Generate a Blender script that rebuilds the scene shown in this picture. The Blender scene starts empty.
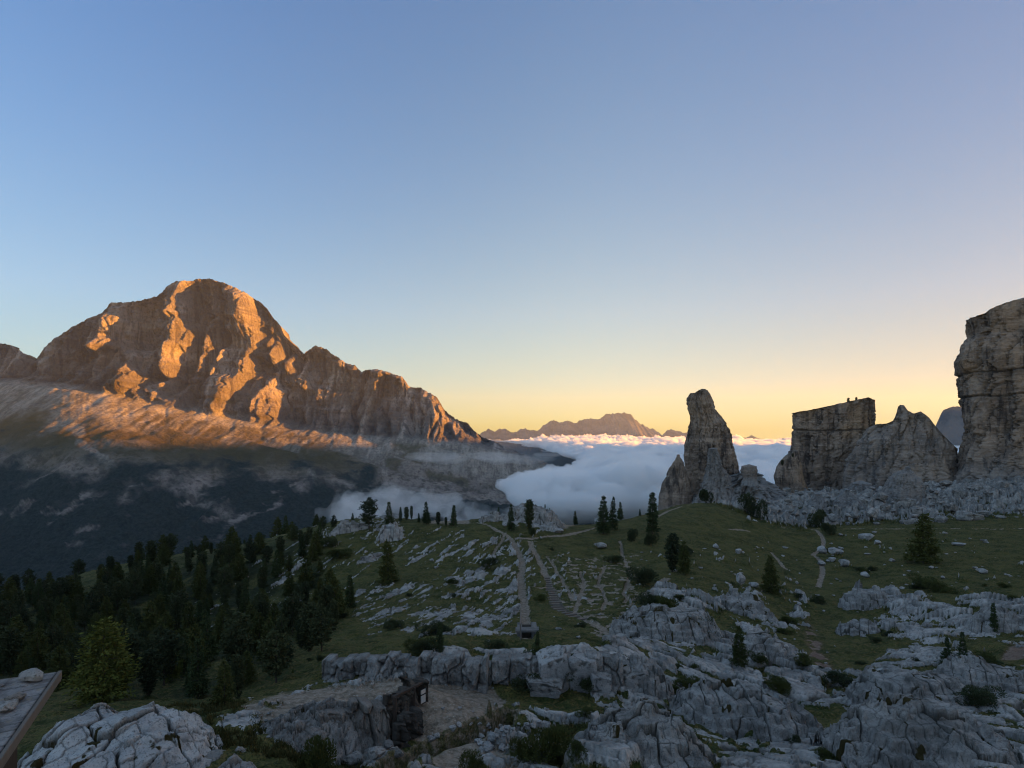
import bpy, bmesh, math, random
import numpy as np
from mathutils import Vector

# ------------------------------------------------------------------ camera, sky, sun, exposure
SC = bpy.context.scene
F, CX, HY = 559.0, 512.0, 430.0          # focal length in pixels, centre column, eye-level row
SUN_AZ, SUN_EL = 78.0, 3.4               # degrees right of the view axis, degrees above the horizon

cam_data = bpy.data.cameras.new('camera')
cam_data.sensor_width = 36.0
cam_data.lens = 36.0 * F / 1024.0
cam_data.shift_y = (HY - 384.0) / 1024.0
cam_data.clip_start, cam_data.clip_end = 0.5, 120000.0
cam = bpy.data.objects.new('camera', cam_data)
cam.rotation_euler = (math.radians(90), 0, 0)
SC.collection.objects.link(cam)
SC.camera = cam

world = bpy.data.worlds.new('World')
SC.world = world
world.use_nodes = True
wn, wl = world.node_tree.nodes, world.node_tree.links
wn.clear()
sky = wn.new('ShaderNodeTexSky')
sky.sky_type = 'NISHITA'
sky.sun_disc = False
sky.sun_elevation = math.radians(SUN_EL)
sky.sun_rotation = math.radians(SUN_AZ)
sky.altitude = 2200
sky.air_density, sky.dust_density, sky.ozone_density = 1.0, 2.2, 1.6
bg = wn.new('ShaderNodeBackground')
bg.inputs['Strength'].default_value = 0.15
wo = wn.new('ShaderNodeOutputWorld')
# a phone's gentle roll-off of the bright horizon, and a warmer, yellower band low down
def wmath(op, a, b):
    x = wn.new('ShaderNodeVectorMath'); x.operation = op
    for sck, v in zip(x.inputs, (a, b)):
        if isinstance(v, bpy.types.NodeSocket): wl.new(v, sck)
        else: sck.default_value = v
    return x.outputs[0]
roll = wmath('ADD', wmath('MULTIPLY', sky.outputs[0], (.66, .66, .66)), (1, 1, 1))
soft = wmath('DIVIDE', sky.outputs[0], roll)
tc = wn.new('ShaderNodeTexCoord'); sep = wn.new('ShaderNodeSeparateXYZ'); wl.new(tc.outputs['Generated'], sep.inputs[0])
ramp = wn.new('ShaderNodeValToRGB'); wl.new(sep.outputs['Z'], ramp.inputs[0])
ramp.color_ramp.elements[0].position = 0.0; ramp.color_ramp.elements[0].color = (1.08, .97, .52, 1)
ramp.color_ramp.elements[1].position = 1.0; ramp.color_ramp.elements[1].color = (1.75, 1.6, 1.45, 1)  # overhead sky lifted, above the view, to fill the foreground
for q, col in ((.08, (.97, .97, .80, 1)), (.2, (.95, .96, .96, 1)), (.4, (.76, .84, .98, 1)), (.62, (.58, .72, .96, 1)), (.76, (1.25, 1.2, 1.15, 1))):
    e = ramp.color_ramp.elements.new(q); e.color = col
def wrange(sock, a, b):
    x = wn.new('ShaderNodeMapRange'); x.interpolation_type = 'SMOOTHSTEP'
    wl.new(sock, x.inputs['Value']); x.inputs['From Min'].default_value = a; x.inputs['From Max'].default_value = b
    return x.outputs[0]
def wmix(f, a, b):
    x = wn.new('ShaderNodeMix'); x.data_type = 'RGBA'; wl.new(f, x.inputs[0])
    x.inputs[6].default_value = (*a, 1); x.inputs[7].default_value = (*b, 1)
    return x.outputs[2]
# cooler towards the left, and the pink sky opposite the sunrise, with an added boost to fill the towers
cool = wmix(wrange(sep.outputs['X'], .15, -.75), (1, 1, 1), (.80, .96, 1.16))
anti = wmix(wrange(sep.outputs['Y'], .25, -.5), (1, 1, 1), (2.0, 1.66, 1.48))
veil = wmix(wrange(sep.outputs['X'], .05, .75), (1, 1, 1), (.56, .66, .79))
soft = wmath('MULTIPLY', wmath('MULTIPLY', wmath('MULTIPLY', soft, cool), anti), veil)
wl.new(wmath('MULTIPLY', soft, ramp.outputs[0]), bg.inputs['Color'])
wl.new(bg.outputs[0], wo.inputs['Surface'])

sun_data = bpy.data.lights.new('sun', 'SUN')
sun_data.energy = 5.0
sun_data.angle = math.radians(0.5)
sun_data.color = (1.0, 0.39, 0.045)
sun = bpy.data.objects.new('sun', sun_data)
ce = math.cos(math.radians(SUN_EL))
SUNV = Vector((math.sin(math.radians(SUN_AZ)) * ce, math.cos(math.radians(SUN_AZ)) * ce, math.sin(math.radians(SUN_EL))))
sun.rotation_euler = SUNV.to_track_quat('Z', 'Y').to_euler()
sun.location = SUNV * 30000
SC.collection.objects.link(sun)

vs = SC.view_settings
vs.view_transform = 'Standard'
vs.look = 'None'
vs.gamma = 1.0
vs.use_curve_mapping = False
vs.exposure = 2.5
SC.cycles.use_denoising = True
SC.cycles.max_bounces = 8
SC.cycles.diffuse_bounces = 3
SC.cycles.glossy_bounces = 1
SC.cycles.transmission_bounces = 2
SC.cycles.transparent_max_bounces = 8
SC.cycles.volume_bounces = 4
SC.cycles.filter_width = 1.1
SC.cycles.sample_clamp_indirect = 4.0

# ------------------------------------------------------------------ helpers
rng = np.random.default_rng(7)
R = random.Random(11)

_P = np.random.default_rng(1).permutation(256).astype(np.int64)
_P = np.concatenate([_P, _P, _P])
_G = np.random.default_rng(2).normal(size=(256, 3))
_G /= np.linalg.norm(_G, axis=1)[:, None]

def perlin(x, y, z=0.0):
    x, y, z = np.broadcast_arrays(np.asarray(x, float), np.asarray(y, float), np.asarray(z, float))
    xi, yi, zi = np.floor(x).astype(np.int64), np.floor(y).astype(np.int64), np.floor(z).astype(np.int64)
    fx, fy, fz = x - xi, y - yi, z - zi
    u, v, w = (f * f * f * (f * (f * 6 - 15) + 10) for f in (fx, fy, fz))
    xi &= 255; yi &= 255; zi &= 255
    def g(a, b, c):
        h = _P[_P[_P[xi + a] + yi + b] + zi + c]
        k = _G[h]
        return k[..., 0] * (fx - a) + k[..., 1] * (fy - b) + k[..., 2] * (fz - c)
    x00 = g(0, 0, 0) * (1 - u) + g(1, 0, 0) * u
    x10 = g(0, 1, 0) * (1 - u) + g(1, 1, 0) * u
    x01 = g(0, 0, 1) * (1 - u) + g(1, 0, 1) * u
    x11 = g(0, 1, 1) * (1 - u) + g(1, 1, 1) * u
    return 1.5 * ((x00 * (1 - v) + x10 * v) * (1 - w) + (x01 * (1 - v) + x11 * v) * w)

def fbm(x, y, z=0.0, o=4, gain=0.5, lac=2.03):
    s, a, t = 0.0, 1.0, 0.0
    for i in range(o):
        s = s + a * perlin(x + i * 17.3, y - i * 9.1, np.asarray(z) + i * 5.7)
        t += a
        x, y, z = np.asarray(x) * lac, np.asarray(y) * lac, np.asarray(z) * lac
        a *= gain
    return s / t

def ridged(x, y, z=0.0, o=4, gain=0.5):
    s, a, t = 0.0, 1.0, 0.0
    for i in range(o):
        s = s + a * (1 - 2 * np.abs(perlin(x + i * 7.7, y + i * 3.1, np.asarray(z) - i * 11.3)))
        t += a
        x, y, z = np.asarray(x) * 2.07, np.asarray(y) * 2.07, np.asarray(z) * 2.07
        a *= gain
    return s / t

def billow(x, y, z=0.0, o=4, gain=0.5):
    s, a, t = 0.0, 1.0, 0.0
    for i in range(o):
        s = s + a * np.abs(perlin(x + i * 7.7, y + i * 3.1, np.asarray(z) - i * 11.3))
        t += a
        x, y, z = np.asarray(x) * 2.07, np.asarray(y) * 2.07, np.asarray(z) * 2.07
        a *= gain
    return s / t

def _h(i, j, k):
    return _P[_P[(i & 255)] + (j & 255)] * 1.0, _P[_P[_P[(i & 255)] + (j & 255)] + k] / 255.0

def worley(x, y, jit=0.9, tilt=False):
    """2-D cells: nearest distance, second minus first, random value of the cell."""
    xi, yi = np.floor(x).astype(np.int64), np.floor(y).astype(np.int64)
    f1 = np.full(np.shape(x), 9.0); f2 = f1.copy(); cid = np.zeros(np.shape(x)); tl = np.zeros(np.shape(x))
    for a in (-1, 0, 1):
        for b in (-1, 0, 1):
            i, j = xi + a, yi + b
            r1 = _P[_P[i & 255] + (j & 255)] / 255.0
            r2 = _P[_P[(i + 91) & 255] + ((j + 37) & 255)] / 255.0
            r3 = _P[_P[(i + 13) & 255] + ((j + 151) & 255)] / 255.0
            ox, oy = i + 0.5 + (r1 - 0.5) * jit - x, j + 0.5 + (r2 - 0.5) * jit - y
            d = np.hypot(ox, oy)
            n = d < f1
            tl = np.where(n, ox * (2 * r2 - 1) + oy * (2 * r3 - 1), tl)
            f2 = np.where(n, f1, np.minimum(f2, d))
            cid = np.where(n, r3, cid)
            f1 = np.where(n, d, f1)
    return f1, f2 - f1, (cid, tl) if tilt else cid

def sstep(a, b, x):
    t = np.clip((x - a) / (b - a), 0, 1)
    return t * t * (3 - 2 * t)

def pt(x, y, d):
    return ((x - CX) / F * d, d, (HY - y) / F * d)

def mesh_obj(name, V, faces, mat=None, parent=None, smooth=False, attrs=None):
    V = np.asarray(V, np.float32).reshape(-1, 3)
    me = bpy.data.meshes.new(name)
    if isinstance(faces, np.ndarray):
        n, k = faces.shape
        me.vertices.add(len(V)); me.vertices.foreach_set('co', V.ravel())
        me.loops.add(n * k); me.loops.foreach_set('vertex_index', faces.astype(np.int32).ravel())
        me.polygons.add(n); me.polygons.foreach_set('loop_start', np.arange(0, n * k, k, dtype=np.int32))
        me.update(calc_edges=True)
    else:
        me.from_pydata(V.tolist(), [], faces)
        me.update()
    if smooth:
        me.polygons.foreach_set('use_smooth', np.ones(len(me.polygons), bool))
    for k, a in (attrs or {}).items():
        at = me.attributes.new(k, 'FLOAT', 'POINT')
        at.data.foreach_set('value', np.asarray(a, np.float32).ravel())
    if mat: me.materials.append(mat)
    o = bpy.data.objects.new(name, me)
    SC.collection.objects.link(o)
    if parent: o.parent = parent
    return o

def grid_faces(nr, nc, wrap=False):
    r = np.arange(nr - 1)[:, None]; c = np.arange(nc if wrap else nc - 1)[None, :]
    c2 = (c + 1) % nc
    return np.stack([r * nc + c, r * nc + c2, (r + 1) * nc + c2, (r + 1) * nc + c], -1).reshape(-1, 4)

def tag(o, label=None, cat=None, group=None, kind=None):
    for k, v in (('label', label), ('category', cat), ('group', group), ('kind', kind)):
        if v: o[k] = v
    return o

def interp(x, pts):
    p = np.array(pts, float)
    return np.interp(x, p[:, 0], p[:, 1])

def smooth1(a, s, axis=0):
    r = int(3 * s) + 1
    k = np.exp(-0.5 * (np.arange(-r, r + 1) / s) ** 2); k /= k.sum()
    pad = [(0, 0)] * a.ndim; pad[axis] = (r, r)
    b = np.pad(a, pad, mode='edge')
    return np.apply_along_axis(lambda v: np.convolve(v, k, 'valid'), axis, b)

# ------------------------------------------------------------------ materials
class NT:
    """a small node-graph writer"""
    def __init__(s, name):
        s.m = bpy.data.materials.new(name); s.m.use_nodes = True
        s.t = s.m.node_tree; s.t.nodes.clear()
        s.out = s.t.nodes.new('ShaderNodeOutputMaterial')
    def n(s, kind, **kw):
        x = s.t.nodes.new('ShaderNode' + kind)
        for k, v in kw.items():
            if hasattr(x, k) and k not in ('inputs',): setattr(x, k, v)
        return x
    def l(s, a, b): s.t.links.new(a, b)
    def put(s, sock, v):
        if isinstance(v, bpy.types.NodeSocket): s.l(v, sock)
        else: sock.default_value = (*v, 1.0) if isinstance(v, tuple) and len(v) == 3 and sock.type == 'RGBA' else v
    def attr(s, name): return s.n('Attribute', attribute_name=name).outputs['Fac']
    def coord(s, scale=(1, 1, 1), obj=False):
        mp = s.n('Mapping'); mp.inputs['Scale'].default_value = scale
        if obj: s.l(s.n('TexCoord').outputs['Object'], mp.inputs[0])
        else: s.l(s.n('NewGeometry').outputs['Position'], mp.inputs[0])
        return mp.outputs[0]
    def noise(s, vec, scale, detail=5, rough=0.6, dist=0.0):
        x = s.n('TexNoise'); s.l(vec, x.inputs['Vector'])
        x.inputs['Scale'].default_value = scale; x.inputs['Detail'].default_value = detail
        x.inputs['Roughness'].default_value = rough; x.inputs['Distortion'].default_value = dist
        return x.outputs['Fac']
    def voro(s, vec, scale, feature='DISTANCE_TO_EDGE'):
        x = s.n('TexVoronoi', feature=feature); s.l(vec, x.inputs['Vector']); x.inputs['Scale'].default_value = scale
        return x.outputs[0]
    def rng(s, v, a, b, c=0.0, d=1.0):
        x = s.n('MapRange', interpolation_type='SMOOTHSTEP')
        s.l(v, x.inputs['Value'])
        for k, q in zip(('From Min', 'From Max', 'To Min', 'To Max'), (a, b, c, d)): x.inputs[k].default_value = q
        return x.outputs[0]
    def mix(s, f, a, b):
        x = s.n('Mix', data_type='RGBA')
        s.put(x.inputs[0], f); s.put(x.inputs[6], a); s.put(x.inputs[7], b)
        return x.outputs[2]
    def math(s, op, a, b=0.0):
        x = s.n('Math', operation=op); s.put(x.inputs[0], a); s.put(x.inputs[1], b)
        return x.outputs[0]
    def bump(s, h, strength=0.5, dist=0.1, normal=None):
        x = s.n('Bump'); s.l(h, x.inputs['Height'])
        x.inputs['Strength'].default_value = strength; x.inputs['Distance'].default_value = dist
        if normal: s.l(normal, x.inputs['Normal'])
        return x.outputs[0]
    def bsdf(s, col, rough=0.9, normal=None, spec=0.2):
        x = s.n('BsdfPrincipled'); s.put(x.inputs['Base Color'], col); s.put(x.inputs['Roughness'], rough)
        x.inputs['Specular IOR Level'].default_value = spec
        if normal: s.l(normal, x.inputs['Normal'])
        s.l(x.outputs[0], s.out.inputs['Surface'])
        return s.m

def mat_mountain():
    t = NT('dolomite cliffs, scree and forest')
    p = t.coord()
    n1 = t.noise(p, 0.004, 6, 0.65)
    strata = t.noise(t.coord((0.0012, 0.0012, 0.02)), 1.0, 5, 0.65, 0.4)
    vert = t.noise(t.coord((0.02, 0.02, 0.0025)), 1.0, 4, 0.6)
    c = t.mix(t.rng(n1, .35, .65), (.25, .213, .198), (.42, .365, .33))
    c = t.mix(t.math('MULTIPLY', t.rng(strata, .53, .66), .55), c, (.36, .29, .24))
    c = t.mix(t.math('MULTIPLY', t.rng(strata, .46, .34), .6), c, (.13, .10, .085))
    c = t.mix(t.math('MULTIPLY', t.rng(vert, .48, .64), 0.85), c, (.085, .068, .062))
    sc = t.mix(t.rng(t.noise(t.coord((.02, .005, .008)), 1.0, 7, 0.72), .36, .64), (.17, .15, .13), (.40, .36, .315))
    c = t.mix(t.attr('scree'), c, sc)
    fn = t.noise(p, .055, 5, .8)
    c = t.mix(t.math('MULTIPLY', t.rng(fn, .5, .36), .65), c, (.07, .056, .05))
    c = t.mix(t.math('MULTIPLY', t.rng(fn, .53, .68), .6), c, (.46, .38, .31))
    c = t.mix(t.math('MULTIPLY', t.attr('stain_shade'), .62), c, (.055, .046, .044))  # dark streaks, and cleft shade painted into the rock colour
    gr = t.mix(t.noise(p, 0.012, 5, 0.7), (.045, .042, .018), (.12, .085, .028))
    c = t.mix(t.attr('meadow'), c, gr)
    fo = t.mix(t.rng(t.noise(p, 0.06, 5, 0.85), .38, .64), (.008, .014, .014), (.032, .044, .036))
    c = t.mix(t.attr('forest'), c, fo)
    h = t.math('ADD', t.noise(p, 0.03, 7, 0.7), t.math('MULTIPLY', strata, 0.7))
    return t.bsdf(c, 0.95, t.bump(h, 1.0, 40.0), 0.1)

def mat_far():
    t = NT('far rock')
    p = t.coord()
    n1 = t.noise(p, 0.002, 6, 0.7)
    c = t.mix(t.rng(n1, .4, .6), (.045, .040, .038), (.12, .10, .088))
    return t.bsdf(c, 0.95, t.bump(n1, 0.8, 90.0), 0.1)

def mat_cloud(dens):
    t = NT('cloud vapour')
    v = t.n('VolumePrincipled')
    v.inputs['Color'].default_value = (.985, .985, .99, 1)
    v.inputs['Density'].default_value = dens
    v.inputs['Anisotropy'].default_value = 0.2
    t.l(v.outputs[0], t.out.inputs['Volume'])
    return t.m
# ------------------------------------------------------------------ the far massif on the left
M_MOUNT, M_FAR = mat_mountain(), mat_far()

def massif():
    x = np.arange(-420, 700, 1.0)
    n = len(x)
    sky_l = [(-420, 395), (-260, 372), (-150, 362), (-80, 350), (-30, 338), (0, 343), (12, 345), (22, 352), (36, 359), (48, 345), (62, 334), (80, 322),
             (100, 313), (108, 303), (122, 303), (140, 300), (155, 296), (165, 288), (175, 282), (190, 280), (208, 278), (222, 282),
             (240, 290), (255, 299), (268, 310), (278, 324), (285, 337), (296, 347), (303, 355), (307, 350), (315, 346), (322, 348),
             (335, 356), (345, 362), (355, 366), (362, 373), (368, 370), (375, 370), (390, 373), (402, 377), (408, 386), (420, 388),
             (430, 393), (437, 398), (445, 411), (455, 419), (468, 424), (474, 432), (482, 438), (495, 442), (510, 449), (530, 457),
             (555, 466), (575, 473), (600, 489), (640, 520), (700, 560)]
    y0 = interp(x, sky_l) + 2.6 * fbm(x / 9.0, 0.3, 0.7, 5, .65) + 1.0 * perlin(x / 1.9, 3.1) - 1.6 * np.clip(ridged(x / 16.0, .7, .3, 2) - .3, 0, 1)
    d0 = smooth1(interp(x, [(-420, 4500), (-150, 4100), (0, 3840), (55, 3730), (105, 3740), (220, 4000), (320, 4290), (400, 4360), (480, 4330), (575, 4270), (700, 4150)]), 30)
    yb = interp(x, [(-420, 430), (-100, 385), (0, 378), (60, 384), (100, 392), (130, 399), (180, 410), (230, 418), (280, 427), (330, 432), (400, 437), (460, 441), (480, 446), (520, 456), (575, 476), (640, 524), (700, 564)])
    yb = np.maximum(yb + 2.5 * fbm(x / 14.0, 7.7, 0, 3), y0 + 1.0)
    yt = np.maximum(interp(x, [(-420, 470), (-100, 440), (0, 432), (100, 442), (200, 452), (300, 458), (350, 464), (400, 474), (440, 482), (480, 490), (530, 497), (575, 505), (640, 535), (700, 575)]), yb + 3)
    dz = -720.0
    db, dt, df = d0 - 330, d0 - 820, d0 - 2150
    dt = np.where(x > 330, d0 - 820 + np.minimum(x - 330, 250) * 1.6, dt); db = np.where(x > 480, d0 - 330 + (x - 480) * 1.0, db)
    df = np.minimum(df, dt - 700)
    yf = HY - dz * F / df
    Y, D, ZN = [], [], []
    for s in np.linspace(1, 0, 26)[:-1]:                    # back side, far to near
        Y.append(np.where(True, HY - ((HY - y0) / F * d0 - 900 * s ** 1.2) * F / (d0 + 1500 * s), 0)); D.append(d0 + 1500 * s); ZN.append(np.zeros(n))
    for s in np.linspace(0, 1, 190):                        # cliffs
        q = s ** 0.8
        Y.append(y0 + (yb - y0) * s); D.append(d0 + (db - d0) * (0.25 * s + 0.75 * s ** 1.6)); ZN.append(np.full(n, s))
    for s in np.linspace(0, 1, 90)[1:]:                     # scree and meadow benches
        Y.append(yb + (yt - yb) * s); D.append(db + (dt - db) * s); ZN.append(np.full(n, 1 + s))
    for s in np.linspace(0, 1, 150)[1:]:                    # forested foot down to the valley
        Y.append(yt + (yf - yt) * s); D.append(dt + (df - dt) * s); ZN.append(np.full(n, 2 + s))
    Y, D, ZN = np.array(Y), np.array(D), np.array(ZN)
    X = np.broadcast_to(x, Y.shape)
    # corners and clefts of the big wall: where it turns to the right it steps back, and slowly comes forward again
    g = np.zeros_like(Y)
    def facet(pts, w, gain=1.0):
        p = np.array(pts, float)
        cx = np.interp(Y, p[:, 1], p[:, 0])
        inside = sstep(p[0, 1] - 4, p[0, 1] + 2, Y) * (1 - sstep(p[-1, 1] - 2, p[-1, 1] + 5, Y))
        ww = w if np.isscalar(w) else np.interp(Y, p[:, 1], w)
        wob = 2.2 * perlin(Y / 7.0, cx * 0 + p[0, 0], 0.4)
        g[...] = g + gain * inside * np.exp(-(np.abs(X - cx - wob) / (0.55 * ww)) ** 4)
    facet([(192, 279), (188, 300), (184, 314)], [16, 26, 22], 1.0)
    facet([(186, 314), (184, 335), (171, 355), (167, 374)], [12, 12, 13, 9], 1.0)
    facet([(128, 308), (121, 330), (112, 346)], [7, 22, 30], .9)
    facet([(130, 340), (130, 394)], 7, 1.1)
    facet([(206, 326), (213, 350), (208, 372)], [12, 20, 14], .8)
    facet([(249, 298), (258, 322), (262, 332)], [12, 26, 26], .8)
    facet([(274, 316), (279, 345), (271, 366)], [10, 16, 10], 1.2)
    facet([(235, 378), (232, 412)], [6, 13], 1.0)
    facet([(268, 372), (271, 418)], [10, 20], .9)
    facet([(247, 354), (248, 369)], 7, .9)
    facet([(140, 372), (146, 392)], 9, .8)
    facet([(165, 382), (162, 400)], 11, .9)
    facet([(179, 394), (180, 404)], 8, .8)
    facet([(309, 360), (307, 386)], 9, 1.1)
    facet([(294, 356), (292, 374)], 7, 1.0)
    facet([(404, 374), (410, 390)], 10, .9)
    facet([(446, 408), (452, 428)], 10, .8)
    facet([(80, 345), (70, 372)], 8, .5)
    g = g * 13.0
    rel = np.cumsum(g, axis=1)
    rel = rel - smooth1(rel, 30, 1)
    rel = np.clip(rel, -260, 260)
    zm = (HY - Y) / F * D; xm = (X - CX) / F * D
    cliff = sstep(-0.02, 0.06, ZN) * (1 - sstep(0.93, 1.12, ZN))
    front = (np.arange(len(Y)) >= 25)[:, None]
    relw = cliff * front
    gul = ridged(xm / 260.0, zm / 900.0, 1.3, 4)
    buts = fbm(xm / 420.0, zm / 1400.0, 4.4, 3)
    fine = fbm(xm / 60.0, zm / 110.0, D / 200.0, 5, 0.6)
    lay = np.round((zm + 22 * fbm(xm / 300.0, zm / 300.0, 0, 3)) / 55.0)
    stp = ((zm / 55.0) - np.floor(zm / 55.0))
    ledge = (perlin(lay * 3.7, xm / 500.0, 0.2)) * 34
    dD = relw * (1.55 * rel + 95 * gul + 50 * buts + 55 * ridged(xm / 95., zm / 520., 6.6, 4) + 46 * fine + .6 * ledge)
    wpx = xm + 22 * fbm(xm / 200., zm / 260., 1.7, 3); wpz = zm + 60 * fbm(xm / 260., zm / 260., 8.7, 3)
    _, we, (wc, wt) = worley(wpx / 150., wpz / 1000., .9, True)
    _, ve, (vc, vt) = worley(wpx / 52., wpz / 330., .9, True)
    _, se, (sc2, st2) = worley(xm / 260., (zm + 14 * fbm(xm / 220., zm / 200., 3., 3)) / 30., .8, True)
    _, te, (tc2, tt2) = worley(xm / 22., zm / 40., .9, True)
    pill = 30 * (wc - .5) + 26 * wt + 14 * (vc - .5) + 18 * vt + 10 * (sc2 - .5) + 6 * (tc2 - .5)
    dD = relw * (1.5 * rel + 26 * gul + 30 * buts + 12 * fine + .3 * ledge + pill)
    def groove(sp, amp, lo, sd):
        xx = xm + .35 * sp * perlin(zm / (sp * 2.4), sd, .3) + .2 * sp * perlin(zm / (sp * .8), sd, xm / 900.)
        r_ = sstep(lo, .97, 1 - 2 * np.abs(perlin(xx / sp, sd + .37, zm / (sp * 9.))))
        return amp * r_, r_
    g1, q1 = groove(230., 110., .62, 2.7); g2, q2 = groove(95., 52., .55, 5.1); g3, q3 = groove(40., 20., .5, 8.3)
    zl = zm + 45 * fbm(xm / 600., .4, .9, 3) + .05 * xm
    led = np.zeros_like(zm); lsc = np.zeros_like(zm)
    for zk, am in ((640., 34.), (470., 45.), (330., 40.), (190., 50.), (90., 45.)):
        k_ = am * (.4 + .9 * np.clip(.5 + perlin(xm / 420., zk, .1), 0, 1))
        led = led - k_ * (1 - sstep(-9, 9, zl - zk)); lsc = np.maximum(lsc, np.exp(-((zl - zk + 6) / 9) ** 2) * sstep(-.1, .25, perlin(xm / 240., zk * .7, .6)))
    led = led - led.min(0, keepdims=True) * sstep(0, 1, ZN)
    dD = dD + relw * (g1 + g2 + g3 + .5 * led)
    stain_shade = relw * np.clip(.9 * q1 + .8 * q2 + .7 * q3 + .5 * (1 - sstep(.0, .16, we)) + .6 * (1 - sstep(0, .2, ve)) + .9 * sstep(.25, .6, ridged(xm / 60., zm / 700., 2.6, 3)), 0, 1) * sstep(-.45, .1, fbm(xm / 300., zm / 300., 6., 3))  # grooves and cell edges darkened as painted shade, mixed with water streaks
    tal = sstep(0.95, 1.1, ZN) * (1 - sstep(1.9, 2.2, ZN))
    fan = ridged(xm / 190.0, D / 900.0, 2.2, 3)
    dz_t = tal * (12 * fan + 5 * fbm(xm / 50.0, D / 140.0, 0, 4) - 8)
    bench = sstep(1.35, 1.5, ZN) * (1 - sstep(2.1, 2.3, ZN))
    dz_t = dz_t + bench * 26 * np.tanh(4 * perlin(D / 130.0 + .8 * fbm(xm / 300., D / 300., 1., 3), xm / 900.0, 0.9)) * (0.4 + 0.6 * np.abs(perlin(xm / 160.0, D / 160., 3.)))
    fr = sstep(1.9, 2.2, ZN)
    dz_t = dz_t + fr * (70 * ridged(xm / 420.0, D / 1500.0, 5.2, 4) + 22 * fbm(xm / 60.0, D / 60.0, 1.0, 4, .6)) * (1 - sstep(2.7, 3.0, ZN))
    D2 = D + dD
    P = np.stack([(X - CX) / F * D + 0.0 * dD, D2, zm + dz_t], -1)
    # ground cover
    cov = fbm(xm / 240.0, D / 260.0, zm / 200.0, 5, .6)
    right = sstep(300, 380, X)
    scree = (sstep(.9, 1.05, ZN) * (1 - sstep(1.5, 1.95, ZN + 0.8 * cov)))
    gl = sstep(0.25, .4, fbm(xm / 130.0, zm / 420.0, 0.0, 4) + 0.25 * (ZN - .55)) * right * cliff * sstep(.35, .6, ZN)
    scree = np.maximum(scree, gl)
    scree = np.maximum(scree, .75 * lsc * cliff)
    for (ax, ay, bx, by, w) in ((80, 446, 112, 478, 7), (112, 478, 135, 500, 4), (300, 458, 330, 520, 3), (345, 400, 400, 440, 9), (330, 372, 352, 395, 12),
                                (470, 445, 530, 476, 3), (400, 440, 360, 405, 6), (60, 420, 80, 432, 8), (335, 432, 372, 466, 5), (372, 400, 352, 440, 5), (420, 430, 440, 470, 3), (455, 436, 500, 480, 3), (392, 440, 384, 476, 4), (520, 460, 560, 490, 3)):
        t_ = np.clip(((X - ax) * (bx - ax) + (Y - ay) * (by - ay)) / ((bx - ax) ** 2 + (by - ay) ** 2), 0, 1)
        dd = np.hypot(X - ax - t_ * (bx - ax), Y - ay - t_ * (by - ay)) + 3.5 * fbm(X / 6.0, Y / 6.0, 0, 3)
        scree = np.maximum(scree, front * (1 - sstep(w * .5, w, dd)))
    shelf = sstep(95, 140, X) * (1 - sstep(300, 360, X)) * sstep(1.08, 1.25, ZN + .3 * cov) * (1 - sstep(2.0, 2.2, ZN)) * sstep(-.25, .2, fbm((X + 1.3 * (Y - 430)) / 9.0, Y / 40.0, 2.2, 4))
    scree = scree * (1 - .8 * shelf)
    meadow = (1 - .75 * sstep(320, 400, X)) * sstep(1.25, 1.6, ZN + 1.0 * cov + 0.3 * fan) * (1 - sstep(2.0, 2.25, ZN)) * (1 - scree * .7)
    meadow = np.maximum(meadow, sstep(.05, .3, cov) * sstep(1.1, 1.25, ZN) * (1 - sstep(2.0, 2.2, ZN)) * .8)
    meadow = np.maximum(meadow, .9 * shelf)
    forest = sstep(2.02, 2.25, ZN + 0.5 * cov)
    rockf = sstep(.18, .34, fbm(xm / 160.0, zm / 70.0, 3.3, 5, .6)) * (1 - sstep(2.3, 2.6, ZN))
    forest = forest * (1 - .8 * rockf)
    o = mesh_obj('mountain', P, grid_faces(*Y.shape), M_MOUNT, attrs=dict(stain_shade=stain_shade, scree=scree * front, meadow=meadow * front, forest=forest * front))
    tag(o, 'great domed rock mountain glowing orange in low sun above its dark forested foot', 'mountain', kind='structure')
massif()

def range_(name, prof, d, depth, drop, label, mat, rough=1.0, foot=-700, attrs=None, step=1.0):
    prof = np.array(prof, float)
    x = np.arange(prof[0, 0], prof[-1, 0], step); d = d if np.isscalar(d) else interp(x, d)
    y0 = interp(x, prof) + rough * fbm(x / 9.0, 7.7, 0.0, 5, .6) * 1.6
    dd = d
    zc = (HY - y0) / F * dd; xc = (x - CX) / F * dd
    rows = []
    for s in np.linspace(-1, 1, 81):
        a = abs(s)
        z = zc + (foot - zc) * a ** 0.85
        dy = s * depth
        r = ridged(xc / (depth * .45), (dd + dy) / (depth * .8) , s * .3, 4)
        rg = depth * 0.05 * r * min(1, a * 6) * (1 - a)
        rows.append(np.stack([xc, dd + dy - 1.0 * rg, z + 0.9 * rg], -1))
    P = np.array(rows)
    o = mesh_obj(name, P, grid_faces(P.shape[0], P.shape[1]), mat)
    tag(o, label, 'mountain', kind='structure')
    return o
range_('mountain', [(400, 455), (440, 446), (478, 436), (488, 430), (496, 431), (500, 429), (512, 431), (524, 430), (536, 431), (546, 425), (554, 421), (560, 422.5), (568, 421), (576, 424), (583, 420), (591, 418),
        (600, 419), (606, 415), (616, 413), (624, 413), (632, 417), (640, 423), (652, 430), (662, 434), (670, 429), (684, 433), (700, 432), (730, 440), (745, 438), (752, 437), (760, 440),
        (775, 440), (781, 437), (790, 440), (815, 446), (850, 452)], 17000, 3000, 700,
       'broad grey brown mountain far beyond the sea of cloud', M_FAR, 3.6, -900, step=0.4)
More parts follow.
